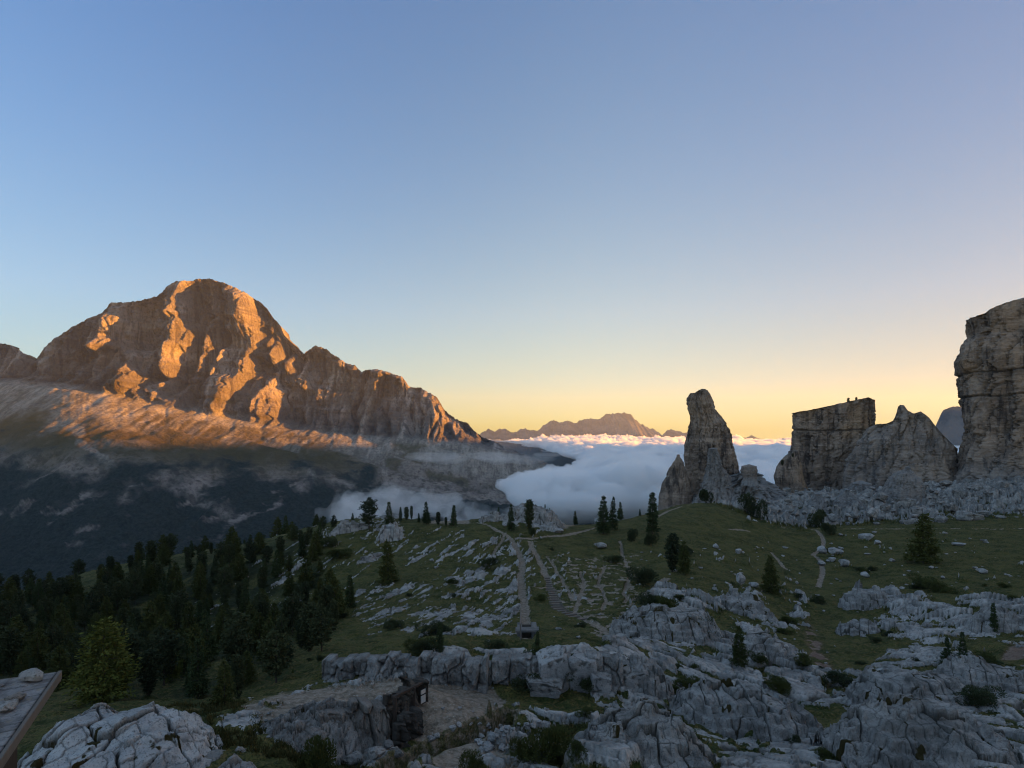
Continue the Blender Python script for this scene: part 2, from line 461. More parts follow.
range_('mountain', [(925, 450), (933, 432), (938, 418), (944, 410), (952, 407), (975, 405), (1020, 404), (1090, 401), (1200, 396), (1300, 380), (1400, 366), (1700, 338), (2200, 300), (3200, 218), (4200, 135), (6000, 5)],  # past the visible slope, an unseen ridge raised to shade foreground and towers
       [(925, 6500), (1024, 6400), (1200, 5900), (1400, 4600), (1700, 2900), (2200, 2050), (3200, 1250), (4200, 900), (6000, 620)], 600, 700, 'blue shaded mountain slope seen between the two right hand rock towers, with an unseen ridge added to shade the foreground', M_FAR, 3.0, -700, step=2.0)

# ------------------------------------------------------------------ sea of cloud
def cloud(name, label, u0, u1, d0, d1, zc, thick, cover, scale, amp, mat, nu=700, nd=500, seed=0.0):
    u = np.linspace(u0, u1, nu); d = np.exp(np.linspace(math.log(d0), math.log(d1), nd))
    U, D = np.meshgrid(u, d)
    X = U * D
    px = U * F + CX
    c = cover(px, D) + 0.75 * fbm(X / (scale * 2.6), D / (scale * 2.6), seed, 6, .6)
    T = thick * np.clip(c, 0, 1.0) ** 0.6
    wx = 0.35 * scale * fbm(X / scale, D / scale, seed + 9.0, 2)
    b = billow((X + wx) / scale, (D - wx) / scale, seed + 3.3, 7, .6)
    lf = fbm(X / (scale * 5), D / (scale * 5), seed + 1.1, 3)
    w = sstep(0, .35, c)
    top = zc - 92 * sstep(4500, 9500, D) + w * (amp * (b * 2.0 - .55) + amp * 1.0 * lf) + T * 0.5 + w * tuft(px, D) * (.35 + 1.6 * b)
    bot = zc - T * 0.75 - w * 0.25 * amp * billow(X / scale, D / scale, seed + 7.3, 4)
    ok = c > 0.0
    nv = nu * nd
    idx = np.arange(nv).reshape(nd, nu)
    q = ok[:-1, :-1] & ok[1:, :-1] & ok[:-1, 1:] & ok[1:, 1:]
    f = grid_faces(nd, nu)[q.ravel()]
    bf = f[:, ::-1] + nv
    # edges used once close the rim
    e = np.concatenate([f[:, [0, 1]], f[:, [1, 2]], f[:, [2, 3]], f[:, [3, 0]]])
    key = np.sort(e, 1); kk = key[:, 0].astype(np.int64) * nv + key[:, 1]
    uq, inv, cnt = np.unique(kk, return_inverse=True, return_counts=True)
    rim = e[cnt[inv] == 1]
    sf = np.stack([rim[:, 1], rim[:, 0], rim[:, 0] + nv, rim[:, 1] + nv], 1)
    V = np.concatenate([np.stack([X, D, np.maximum(top, bot + 1)], -1).reshape(-1, 3), np.stack([X, D, bot], -1).reshape(-1, 3)])
    allf = np.concatenate([f, bf, sf])
    used = np.unique(allf); remap = np.zeros(len(V), np.int64); remap[used] = np.arange(len(used))
    o = mesh_obj(name, V[used], remap[allf], mat, smooth=True)
    tag(o, label, 'cloud', kind='stuff')
    return o

def tuft(px, D):
    k = sstep(6000, 9000, D) * (1 - sstep(12500, 14500, D))
    return 95 * k * (sstep(430, 500, px) * (1 - sstep(620, 700, px)) + .7 * sstep(640, 680, px) * (1 - sstep(730, 760, px))) + 60 * k * sstep(900, 960, px)
def cover_sea(px, D):
    near = 1.0 * sstep(462, 575, px) * (1 - sstep(2500, 3000, D))
    far = 1.3 * sstep(-40, 60, px - np.interp(D, [2600, 4500, 7000, 16000], [600, 590, 560, 490])) * sstep(2600, 3400, D)
    near = near * sstep(1700, 2100, D) 
    fog = 0 * (np.exp(-((px - 455) / 32) ** 2) + .6 * np.exp(-((px - 330) / 25) ** 2) + .7 * np.exp(-((px - 395) / 22) ** 2)) * sstep(1150, 1400, D) * (1 - sstep(1900, 2300, D))
    b = np.maximum(near, far)
    return b - .28 - .9 * (1 - sstep(0, .12, b))
M_CLOUD = mat_cloud(0.022)
cloud('sea_of_cloud', 'sea of low cloud filling the valley behind the grassy crest', -0.5, 1.15, 1100, 15500, -232, 170, cover_sea, 240.0, 100.0, M_CLOUD)

def cover_fog(px, D):
    b = sstep(300, 350, px) * (1 - sstep(480, 540, px)) * sstep(1250, 1500, D) * (1 - sstep(1700, 2400, D)) * (.5 + 1.1 * fbm(px / 50.0, D / 420.0, 4.2, 3))
    return b - .22 - .9 * (1 - sstep(0, .12, b))
cloud('valley_fog', 'thin wisps of fog rising behind the trees of the left crest', -0.42, 0.12, 1150, 2600, -235, 120, cover_fog, 130.0, 75.0, mat_cloud(.0032), 420, 260, 5.5)
def cover_wisp(px, D):
    b = .8 * sstep(395, 430, px) * (1 - sstep(520, 580, px)) * sstep(2700, 3000, D) * (1 - sstep(3300, 3900, D)) * (.6 + .8 * perlin(px / 30.0, D / 500.0, 8.2))
    return b - .2 - .9 * (1 - sstep(0, .12, b))
cloud('valley_mist', 'faint band of mist lying against the foot of the glowing mountain', -0.25, 0.16, 2600, 4000, -150, 60, cover_wisp, 160.0, 40.0, mat_cloud(.0010), 420, 200, 2.5)

# ------------------------------------------------------------------ air
def box(name, lo, hi, mat):
    V = [(x, y, z) for x in (lo[0], hi[0]) for y in (lo[1], hi[1]) for z in (lo[2], hi[2])]
    Fc = [(0, 1, 3, 2), (4, 6, 7, 5), (0, 4, 5, 1), (2, 3, 7, 6), (0, 2, 6, 4), (1, 5, 7, 3)]
    return mesh_obj(name, V, Fc, mat)
t = NT('valley haze')
v = t.n('VolumePrincipled'); v.inputs['Color'].default_value = (.72, .84, 1, 1); v.inputs['Density'].default_value = 1.8e-5
v.inputs['Anisotropy'].default_value = 0.3
t.l(v.outputs[0], t.out.inputs['Volume'])
tag(box('haze', (-22000, -3000, -1000), (30000, 24000, 1400), t.m), kind='stuff')
# ------------------------------------------------------------------ the near ground: one sheet from the camera to the horizon
CTRL = [  # pixel column, pixel row, distance in metres
    (-100, 605, 120), (0, 598, 120), (100, 570, 125), (200, 552, 125), (300, 532, 120), (350, 519, 115), (400, 522, 112), (450, 523, 112), (500, 519, 114), (540, 518, 118), (570, 528, 118), (620, 525, 122),
    (660, 512, 140), (700, 503, 150), (740, 511, 155), (790, 527, 155), (830, 529, 140), (900, 529, 138), (1024, 526, 132), (1130, 526, 130),
    (-100, 660, 65), (-100, 720, 34), (0, 655, 65), (0, 705, 35), (100, 625, 75), (100, 700, 33), (200, 600, 85), (200, 650, 58), (200, 705, 30),
    (300, 580, 85), (300, 630, 58), (300, 692, 28), (300, 740, 20), (300, 785, 16), (200, 760, 17.5), (200, 800, 15), (100, 745, 19.5), (100, 800, 15), (0, 780, 18), (-100, 790, 18),
    (330, 664, 33), (330, 686, 29), (400, 545, 96), (400, 570, 82), (400, 620, 55), (400, 645, 40), (400, 657, 31.5), (400, 687, 29), (450, 655, 31.5), (450, 690, 28.5), (405, 684, 24.5), (405, 738, 21.3), (350, 701, 23), (350, 765, 20), (310, 709, 22), (400, 768, 18.5),
    (500, 560, 85), (500, 600, 66), (500, 640, 48), (500, 657, 32.5), (500, 694, 29), (500, 705, 26.5), (500, 735, 22), (500, 768, 18.5),
    (600, 560, 90), (600, 600, 65), (600, 640, 44), (560, 652, 32), (560, 693, 29), (600, 655, 33), (600, 693, 29), (600, 768, 18.5),
    (700, 530, 118), (700, 570, 85), (700, 595, 66), (700, 650, 44), (700, 700, 30), (700, 768, 19.5),
    (800, 550, 120), (800, 585, 90), (800, 620, 68), (800, 680, 40), (800, 768, 20.5),
    (900, 570, 95), (900, 600, 75), (900, 680, 39), (900, 768, 20.5),
    (1024, 570, 88), (1024, 610, 62), (1024, 680, 36), (1024, 768, 20.5), (1130, 600, 66), (1130, 690, 34), (1130, 768, 20),
    (0, 940, 9), (200, 950, 9), (400, 960, 9), (600, 960, 9), (800, 960, 9), (1024, 960, 9), (1130, 960, 9), (-100, 940, 9),
    (-100, 660, 190), (0, 655, 190), (150, 640, 190), (300, 630, 190), (450, 625, 190), (560, 620, 190), (-100, 730, 420), (150, 730, 420), (450, 720, 420), (600, 690, 420),
    (640, 560, 210), (690, 520, 220), (720, 515, 235), (760, 508, 225), (790, 500, 240), (860, 496, 245), (930, 490, 240), (1024, 486, 215), (1130, 484, 215),
    (830, 515, 185), (930, 512, 180), (1024, 508, 170), (1130, 508, 170),
    (640, 660, 420), (720, 620, 420), (800, 580, 420), (930, 560, 420), (1024, 560, 420), (1130, 560, 420)]
LK = 0.75
def tps_fit(c):
    c = np.array(c, float)
    p = np.stack([(c[:, 0] - CX) / F, LK * np.log(c[:, 2])], 1)
    n = len(p)
    r2 = ((p[:, None] - p[None]) ** 2).sum(-1)
    K = 0.5 * r2 * np.log(r2 + 1e-12) + np.eye(n) * 2e-4
    A = np.zeros((n + 3, n + 3)); A[:n, :n] = K; A[:n, n] = 1; A[:n, n + 1:] = p; A[n:, :n] = A[:n, n:].T
    b = np.concatenate([np.log(np.maximum(c[:, 1] - 380, 5)), np.zeros(3)])
    return p, np.linalg.solve(A, b)
_TP, _TW = tps_fit(CTRL)
def tps(u, d):
    q = np.stack([u.ravel(), LK * np.log(d.ravel())], 1)
    r2 = ((q[:, None] - _TP[None]) ** 2).sum(-1)
    n = len(_TP)
    v = (0.5 * r2 * np.log(r2 + 1e-12)) @ _TW[:n] + _TW[n] + q @ _TW[n + 1:]
    return (np.exp(v) + 380).reshape(u.shape)

NC_IN = 1180
uin = np.linspace(-1.12, 1.12, NC_IN)
UO = np.concatenate([-np.array([9, 6, 4, 3, 2.4, 2, 1.75, 1.55, 1.4, 1.28, 1.2]), uin, np.array([1.2, 1.28, 1.4, 1.55, 1.75, 2, 2.4, 3, 4, 6, 9])])
lin = np.linspace(0, 1, 760)
dd1 = 1.0 / (1 / 8.0 + (1 / 330.0 - 1 / 8.0) * lin); dd2 = 8.0 * (330 / 8.0) ** lin
DR = np.sort(np.concatenate([dd1[::2], dd2, np.geomspace(335, 32000, 110)]))
def base_z(u, d):
    uc = np.linspace(-1.25, 1.25, 150); dc = np.geomspace(7.5, 460, 170)
    g = tps(*np.meshgrid(uc, dc))
    fu = (np.clip(u, -1.25, 1.25) + 1.25) / 2.5 * 149; fd = np.log(np.clip(d, 7.5, 460) / 7.5) / math.log(460 / 7.5) * 169
    i, j = np.clip(fd.astype(int), 0, 168), np.clip(fu.astype(int), 0, 148)
    a, b = fd - i, fu - j
    y = (g[i, j] * (1 - a) + g[i + 1, j] * a) * (1 - b) + (g[i, j + 1] * (1 - a) + g[i + 1, j + 1] * a) * b
    z = -(y - HY) / F * np.clip(d, 7.5, 460)
    far = sstep(300, 1250, d)
    zf = -690 + 25 * fbm(u * d / 900., d / 900., 0, 4)
    return z * (1 - far) + zf * far
GU, GD = np.meshgrid(UO, DR)
GX = GU * GD
Z0 = base_z(GU, GD)
PX = GU * F + CX
PY = HY - Z0 / GD * F

def segdist(poly, X, Y, closed=False):
    p = np.array(poly, float)
    best = np.full(np.shape(X), 1e9)
    pairs = list(zip(p[:-1], p[1:])) + ([(p[-1], p[0])] if closed else [])
    for a, b in pairs:
        ab = b - a
        t = np.clip(((X - a[0]) * ab[0] + (Y - a[1]) * ab[1]) / max(ab @ ab, 1e-9), 0, 1)
        best = np.minimum(best, np.hypot(X - a[0] - t * ab[0], Y - a[1] - t * ab[1]))
    return best
def inside(poly, X, Y):
    p = np.array(poly, float); r = np.zeros(np.shape(X), bool)
    for a, b in zip(p, np.roll(p, -1, 0)):
        if a[1] == b[1]: continue
        r ^= ((a[1] > Y) != (b[1] > Y)) & (X < (b[0] - a[0]) * (Y - a[1]) / (b[1] - a[1]) + a[0])
    return r
near = GD < 330
rows_n = int(near[:, 0].sum())
sl = slice(0, rows_n)
nx, nd_, nz = GX[sl], GD[sl], Z0[sl]
npx, npy = PX[sl], PY[sl]
wx_ = 9 * fbm(nx / 5.0, nd_ / 5.0, 0.3, 4) * np.clip(45 / nd_, .4, 1.6); wy_ = 6 * fbm(nx / 5.0, nd_ / 5.0, 4.3, 4) * np.clip(45 / nd_, .4, 1.6)
DCREST = interp(UO * F + CX, [(-200, 140), (600, 140), (660, 150), (700, 165), (760, 150), (800, 150), (1200, 150)])[None, :]
def region(poly, soft=6.0, front=True):
    qx, qy = npx + wx_, npy + wy_
    sd = segdist(poly, qx, qy, True) * np.where(inside(poly, qx, qy), 1, -1)
    m = sstep(-soft, soft, sd)
    if front: m = m * (nd_ < DCREST)
    return m

# coverage of bare rock, 0..1, by stretches of ground
cov = 0.07 + 0 * npx
def add(poly, v, soft=6.0, front=True):
    global cov
    m = region(poly, soft, front)
    cov = cov * (1 - m) + v * m
add([(300, 522), (390, 525), (400, 560), (340, 600), (240, 640), (150, 640), (250, 560)], 0.34, 14)
add([(390, 528), (545, 535), (528, 600), (522, 640), (430, 650), (380, 640), (330, 610), (400, 560)], 0.40, 14)
add([(470, 540), (540, 538), (530, 600), (480, 650), (440, 640)], 0.52, 10)
add([(476, 505), (505, 500), (560, 505), (575, 522), (540, 532), (490, 524)], 0.62, 4)
add([(355, 515), (395, 515), (412, 540), (380, 552), (360, 545)], 0.5, 5)
add([(540, 555), (610, 560), (620, 610), (560, 615), (545, 590)], 0.34, 10)
add([(620, 600), (660, 585), (720, 588), (735, 600), (770, 630), (800, 652), (830, 680), (850, 790), (560, 790), (570, 700), (600, 660), (630, 640)], 0.66, 14)
add([(640, 545), (760, 550), (820, 590), (800, 640), (740, 610), (690, 580)], 0.24, 12)
add([(700, 600), (735, 590), (800, 600), (815, 650), (760, 640)], 0.5, 10)
add([(846, 592), (880, 584), (905, 596), (960, 600), (1200, 592), (1200, 800), (838, 800), (832, 690), (880, 655), (880, 630)], 0.66, 12)
add([(860, 665), (900, 690), (890, 750), (850, 760), (840, 720)], 0.42, 14)
add([(950, 640), (1010, 648), (1040, 662), (990, 670)], 0.2, 6)
add([(820, 535), (1200, 535), (1200, 585), (830, 585)], 0.13, 10)
add([(200, 705), (260, 712), (310, 760), (300, 800), (180, 800)], 0.28, 6)
add([(250, 705), (390, 655), (500, 660), (570, 668), (560, 800), (300, 800), (320, 740)], 0.45, 8)
add([(420, 650), (490, 655), (600, 648), (690, 660), (640, 690), (540, 690), (430, 668)], 0.9, 4)
sc_field = sstep(690, 745, npx + wx_ + (nd_ - 190) * .15) * sstep(135, 165, nd_ + 10 * fbm(nx / 9., nd_ / 9., 2., 4) + 12 * sstep(880, 800, npx))
cov = np.maximum(cov, 0.58 * sc_field)
tower_hill = sstep(600, 650, npx) * sstep(170, 200, nd_)
cov = np.maximum(cov, .8 * tower_hill)

cov = np.clip(cov + (.42 * fbm(nx / 9., nd_ / 11., 6.1, 4, .6) - .03) * sstep(.1, .5, cov) * (1 - sc_field), .02, 1)
# the lie of the outcrops: stretched along the dip of the slope on the left, lumpy on the right
ang = math.radians(20)
ca, sa = math.cos(ang), math.sin(ang)
sx, sy = nx * ca - nd_ * sa, nx * sa + nd_ * ca
st = .72 * fbm(sx / .9, sy / 8.0, 1.7, 5, .62) + .38 * fbm(nx / 1.6, nd_ / 2.6, 3.9, 5, .7)
lp = .66 * fbm(nx / 4.2, nd_ / 5.2, 5.1, 5, .62) + .42 * fbm(nx / 1.0, nd_ / 1.3, 2.9, 5, .7)
lefty = sstep(640, 560, npx) * sstep(38, 50, nd_)
lph = fbm(nx / 4.2, nd_ / 5.2, 5.1, 2)
nse = st * lefty + lp * (1 - lefty)
nsh = st * lefty + .8 * lph * (1 - lefty)
thr = np.interp(cov, [0, .05, .13, .3, .5, .65, .8, .93, 1], [.9, .42, .29, .18, .03, -.10, -.24, -.55, -1])
rock = sstep(-.05, .07, nse - thr)
stand = sstep(-.12, .45, nsh - thr)

# soil
soil = 0 * npx
soil = np.maximum(soil, region([(330, 690), (400, 668), (470, 668), (505, 705), (500, 728), (430, 745), (395, 745), (380, 700)], 5))
soil = np.maximum(soil, .85 * region([(240, 708), (330, 688), (390, 700), (330, 745), (300, 760), (285, 735)], 5))
soil = np.maximum(soil, .9 * region([(440, 745), (500, 735), (540, 742), (520, 790), (430, 790)], 5))
soil = np.maximum(soil, .8 * region([(545, 512), (585, 510), (590, 522), (560, 530)], 3))
soil = np.maximum(soil, .8 * region([(430, 513), (470, 513), (470, 524), (430, 524)], 3))
red = sstep(-.15, .2, fbm(nx / 1.5, nd_ / 3., 7., 4)) * region([(799, 622), (808, 622), (834, 668), (846, 690), (832, 688), (812, 655)], 5) + .7 * region([(1010, 645), (1060, 640), (1060, 660), (1000, 657)], 3)
soil = np.clip(np.maximum(soil, red), 0, 1) * (1 - .75 * rock * (1 - red))
gravel = sstep(.02, .25, fbm(nx / 1.2, nd_ / 1.2, 8.8, 4)) * region([(545, 560), (640, 555), (650, 610), (600, 640), (560, 615)], 8) * .9
soil = np.maximum(soil, gravel)

# paths: centre lines in pixels, half width in metres
PATHS = [([(437, 520), (460, 523), (484, 524), (498, 531), (510, 537), (516, 548), (522, 562), (520, 580), (524, 600), (525, 620), (527, 641)], 0.32, 0.62),
         ([(515, 538), (527, 540), (545, 537), (562, 536), (580, 532), (597, 527)], 0.5, 0.55),
         ([(530, 541), (535, 553), (542, 566), (548, 580), (554, 598), (560, 610), (575, 616), (595, 624), (618, 637)], 0.38, 0.55),
         ([(620, 541), (622, 552), (625, 563), (631, 573), (627, 585), (624, 595), (630, 603), (608, 608), (585, 612), (572, 615)], 0.25, 0.25),
         ([(782, 528), (820, 529), (870, 529), (930, 528.5), (1000, 529), (1060, 529)], 0.6, 0.6),
         ([(815, 530), (823, 538), (824, 547), (812, 555), (822, 562), (822, 577), (818, 588)], 0.42, 0.45),
         ([(655, 519), (668, 511), (684, 506), (700, 503.5)], 0.6, 0.6),
         ([(727, 529), (745, 530), (753, 533)], .35, .35), ([(770, 552), (780, 562), (787, 570)], .35, .35), ([(521, 586), (533, 590), (546, 587), (556, 594)], .28, .28), ([(581, 572), (584, 588), (578, 602), (574, 614)], .24, .24),
         ([(668, 578), (655, 588), (643, 597), (630, 604)], .7, .35), ([(546, 556), (556, 570), (566, 588), (574, 602)], .25, .25), ([(604, 566), (598, 584), (606, 600), (603, 612)], .2, .2), ([(505, 534), (500, 546), (492, 556)], .3, .2)]
def ray_xy(px, py):
    """ground point seen in this direction, on the smooth ground"""
    u = (px - CX) / F
    d = np.geomspace(8, 320, 2500)
    y = HY - base_z(np.full_like(d, u), d) / d * F
    k = np.argmax(y <= py)
    if y[k] > py: k = int(np.argmin(y[: 2000]))
    return u * d[k], d[k]
path_lines = []
pmask = 0 * npx
for pts, w0, w1 in PATHS:
    g = np.array([ray_xy(*p) for p in pts])
    # resample
    s = np.concatenate([[0], np.cumsum(np.hypot(*np.diff(g, axis=0).T))])
    q = np.linspace(0, s[-1], max(8, int(s[-1] / 0.35)))
    gx, gy = np.interp(q, s, g[:, 0]), np.interp(q, s, g[:, 1])
    gx, gy = smooth1(gx, 3.0), smooth1(gy, 3.0)
    gx += 0.25 * perlin(q / 3.0, len(path_lines) * 7.7, .3)
    w = np.linspace(w0, w1, len(q)) * (1 + .3 * perlin(q / 2.2, 3.3 + len(path_lines), .1))
    path_lines.append((gx, gy, w))
    k = (npx > min(p[0] for p in pts) - 25) & (npx < max(p[0] for p in pts) + 25) & (npy < max(p[1] for p in pts) + 20) & (nd_ < 175)
    sub = segdist(np.stack([gx, gy], 1)[::3], nx[k], nd_[k])
    wv = np.mean(w)
    sub = sub + 1.0 * wv * fbm(nx[k] / .8, nd_[k] / 1.3, 3.1, 4, .65)
    pmask[k] = np.maximum(pmask[k], 1 - sstep(wv * .6, wv * 1.4, sub))

# blocks of limestone: big and small joints
def blocks(x, y, s, el, a, crack, hgt, seed=0.0, jit=.9, sharp=.16):
    c_, s_ = math.cos(a), math.sin(a)
    X, Y = (x * c_ + y * s_) / (s * el) + seed, (-x * s_ + y * c_) / s + seed
    X = X + 0.25 * fbm(X * .8, Y * .8, seed, 3); Y = Y + 0.25 * fbm(X * .8, Y * .8, seed + 5, 3)
    f1, e, (cid, tl) = worley(X, Y, jit, True)
    return (cid + .9 * tl) * hgt - crack * (1 - sstep(0.01, sharp, e)), e, cid
bg_, e1, c1 = blocks(nx, nd_, 2.4, 1.9, -.75, .55, 1.1, 0.0, .6, .12)
sm_, e2, c2 = blocks(nx, nd_, 0.8, 1.7, -.7, .16, .22, 3.3, .55, .12)
ti_, e3, c3 = blocks(nx, nd_, 0.3, 1.6, -.9, .04, .05, 6.1)
gapm = (1 - sstep(.02, .14, e1)) * sstep(-.25, .15, fbm(nx / 2., nd_ / 2., 9.4, 3)) * (1 - sc_field) * (1 - lefty)
rock = rock * (1 - .95 * gapm)
rough = fbm(nx / .5, nd_ / .5, 2.2, 5, .65)
big = fbm(nx / 14., nd_ / 14., 3.0, 4)
rk_h = (1 - .65 * lefty) * (stand * (0.55 + .5 * big) + rock * .8 * bg_) + rock * (.75 * sm_ + .6 * ti_ + .03 * rough)
bumpy = np.clip(nd_ / 60., .5, 1.6)
dom = 0
for s_, a_ in ((4.2, 1.5), (1.9, .8)):
    f1, e, cid = worley(nx / s_ + 3, nd_ / s_ + 9)
    dom = dom + a_ * cid * np.sqrt(np.clip(1 - (f1 / .62) ** 2, 0, 1))
steep = region([(600, 655), (700, 640), (840, 690), (860, 800), (560, 800)], 10)
terr = 0.5 * steep * rock * (np.floor(big * 6 + .25 * rough) * .5)
DZ = (rk_h * bumpy * (1 - .8 * sc_field) + sc_field * rock * (2.0 * dom + .4 * rough)
      + .35 * big * sstep(20, 60, nd_) * 1.6 + 0.10 * fbm(nx / .6, nd_ / .6, 1.1, 4, .6) * (1 - rock) + terr)
hummock = (.30 * np.abs(perlin(nx / 1.1, nd_ / 1.1, .8)) + .35 * np.abs(perlin(nx / 3.1, nd_ / 3.1, 4.8))) * (1 - rock) * (1 - soil)
mx_, my_ = (446 - CX) / F * 23.6, 23.6
DZ = DZ + hummock + .8 * np.exp(-((nx - mx_) / 1.9) ** 2 - ((nd_ - my_) / 1.5) ** 2)
soften = (1 - .92 * pmask) * (1 - .5 * soil)
# crest and path keep their places
DZ = DZ * soften - 0.12 * pmask
# the old trench: a curved ditch
tg = np.array([ray_xy(*p) for p in ((372, 800), (400, 768), (430, 750), (465, 738), (500, 727), (512, 716))])
td = np.full(nx.shape, 9.0)
k = (nd_ < 40) & (npx > 330) & (npx < 560)
td[k] = segdist(tg, nx[k], nd_[k])
DZ = DZ - 1.3 * (1 - sstep(.35, .62, td)) + .12 * np.exp(-((td - .9) / .3) ** 2)
rock = np.where(td < .7, rock * .2, rock); soil = np.where(td < .7, .45, soil)
rock = rock * (1 - pmask); soil = np.maximum(soil, .9 * pmask)
# the bank with the quarried face on its near side
ZZ = Z0.copy(); ZZ[sl] += DZ
full = lambda a: np.concatenate([a, np.zeros((len(DR) - rows_n, len(UO)))])

def ground_z(x, y):
    u, = [np.asarray(x, float) / np.asarray(y, float)]
    fi = np.interp(y, DR, np.arange(len(DR))); fj = np.interp(u, UO, np.arange(len(UO)))
    i = np.clip(np.floor(fi).astype(int), 0, len(DR) - 2); j = np.clip(np.floor(fj).astype(int), 0, len(UO) - 2)
    a, b = fi - i, fj - j
    return (ZZ[i, j] * (1 - a) + ZZ[i + 1, j] * a) * (1 - b) + (ZZ[i, j + 1] * (1 - a) + ZZ[i + 1, j + 1] * a) * b
def hit(px, py, dmin=9.0, dmax=320.0):
    """first ground point seen in this direction"""
    u = (px - CX) / F
    d = np.geomspace(dmin, dmax, 2500)
    z = ground_z(u * d, d)
    y = HY - z / d * F
    k = int(np.argmax(y <= py)) if (y <= py).any() else int(np.argmin(y))
    return u * d[k], d[k], float(z[k])

def mat_ground():
    t = NT('alpine turf, limestone and soil')
    p = t.coord()
    n1 = t.noise(p, 0.35, 6, 0.7); n2 = t.noise(p, 3.0, 5, 0.7); n3 = t.noise(p, 11.0, 4, 0.7)
    g = t.mix(t.rng(n1, .38, .62), (.030, .040, .011), (.088, .084, .027))
    g = t.mix(t.math('MULTIPLY', t.rng(n2, .47, .64), .85), g, (.135, .10, .038))
    g = t.mix(t.math('MULTIPLY', t.rng(n3, .55, .38), .8), g, (.013, .019, .008))
    r = t.mix(t.rng(t.noise(p, .5, 6, .7), .35, .65), (.155, .150, .143), (.36, .345, .325))
    r = t.mix(t.math('MULTIPLY', t.rng(n2, .52, .68), .75), r, (.10, .10, .10))
    r = t.mix(t.math('MULTIPLY', t.rng(t.noise(p, 1.4, 6, .7), .56, .66), .55), r, (.20, .16, .13))
    s = t.mix(t.rng(n2, .35, .65), (.12, .095, .07), (.26, .21, .165))
    s = t.mix(t.math('MULTIPLY', t.rng(n3, .57, .66), .8), s, (.36, .33, .29))
    rm = t.rng(t.math('ADD', t.attr('rock'), t.math('MULTIPLY', t.math('SUBTRACT', n3, .5), .9)), .35, .6)
    c = t.mix(t.rng(t.math('ADD', t.attr('soil'), t.math('MULTIPLY', t.math('SUBTRACT', n2, .5), .8)), .3, .65), g, s)
    c = t.mix(t.math('MULTIPLY', t.attr('red'), .7), c, (.12, .062, .047))
    c = t.mix(rm, c, r)
    c = t.mix(t.math('MULTIPLY', t.attr('crack'), rm), c, (.055, .052, .045))
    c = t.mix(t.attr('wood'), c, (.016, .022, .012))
    h = t.math('ADD', t.math('MULTIPLY', n2, 1.0), t.math('MULTIPLY', n3, .5))
    return t.bsdf(c, .95, t.bump(h, .8, .12, t.bump(t.noise(p, 1.1, 4, .65), .7, .5)), .1)
M_GROUND = mat_ground()
crk = np.clip((1 - sstep(.01, .09, e1)) * .9 + (1 - sstep(.01, .10, e2)) * .6, 0, 1) * (1 - .7 * sc_field) * sstep(110, 45, nd_)
crk = np.maximum(crk, sc_field * np.clip(.28 + .5 * fbm(nx / 3., nd_ / 3., 6.6, 4), 0, .6))
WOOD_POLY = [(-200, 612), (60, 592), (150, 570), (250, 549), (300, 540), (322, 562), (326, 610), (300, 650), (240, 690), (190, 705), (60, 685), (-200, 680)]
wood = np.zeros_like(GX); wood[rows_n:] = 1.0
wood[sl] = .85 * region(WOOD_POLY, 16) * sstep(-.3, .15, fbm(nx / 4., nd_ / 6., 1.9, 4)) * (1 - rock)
fi = np.arange(len(UO) * len(DR)).reshape(len(DR), len(UO))
gf = grid_faces(len(DR), len(UO))
gp = full(pmask).ravel()[gf].mean(1) > .45
GV = np.stack([GX, GD, ZZ], -1).reshape(-1, 3)
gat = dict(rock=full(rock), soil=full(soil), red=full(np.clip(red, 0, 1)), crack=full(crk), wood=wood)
def part_of_ground(name, sel, label):
    fs = gf[sel]; used = np.unique(fs); rm = np.zeros(len(GV), np.int64); rm[used] = np.arange(len(used))
    o = mesh_obj(name, GV[used], rm[fs], M_GROUND, attrs={k: v.ravel()[used] for k, v in gat.items()})
    return tag(o, label, 'ground', kind='structure')
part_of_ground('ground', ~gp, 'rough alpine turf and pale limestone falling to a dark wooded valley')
part_of_ground('path', gp, 'trodden stony footpaths crossing the turf')
# ------------------------------------------------------------------ rock towers
def mat_tower():
    t = NT('weathered dolomite tower')
    p = t.coord()
    n1 = t.noise(p, 0.06, 6, .65)
    bands = t.noise(t.coord((.03, .03, .35)), 1.0, 6, .7, .5)
    drips = t.noise(t.coord((.35, .35, .03)), 1.0, 5, .65)
    fine = t.noise(p, .9, 5, .75)
    c = t.mix(t.rng(n1, .36, .64), (.15, .118, .098), (.31, .245, .195))
    c = t.mix(t.math('MULTIPLY', t.rng(bands, .52, .64), .5), c, (.36, .30, .25))
    c = t.mix(t.math('MULTIPLY', t.rng(bands, .46, .36), .5), c, (.10, .08, .07))
    c = t.mix(t.math('MULTIPLY', t.rng(t.noise(p, .045, 4, .5), .55, .68), .6), c, (.32, .21, .12))
    c = t.mix(t.math('MULTIPLY', t.math('MULTIPLY', t.rng(drips, .50, .62), t.rng(n1, .62, .45)), .9), c, (.045, .04, .04))
    c = t.mix(t.math('MULTIPLY', t.rng(fine, .55, .7), .5), c, (.38, .34, .30))
    c = t.mix(t.attr('pale'), c, t.mix(fine, (.13, .132, .138), (.28, .28, .28)))
    c = t.mix(t.math('MULTIPLY', t.attr('crack'), .8), c, (.05, .045, .042))
    h = t.math('ADD', fine, t.math('ADD', t.math('MULTIPLY', bands, 1.2), t.math('MULTIPLY', drips, .6)))
    return t.bsdf(c, .95, t.bump(h, .9, 1.0), .1)
M_TOWER = mat_tower()

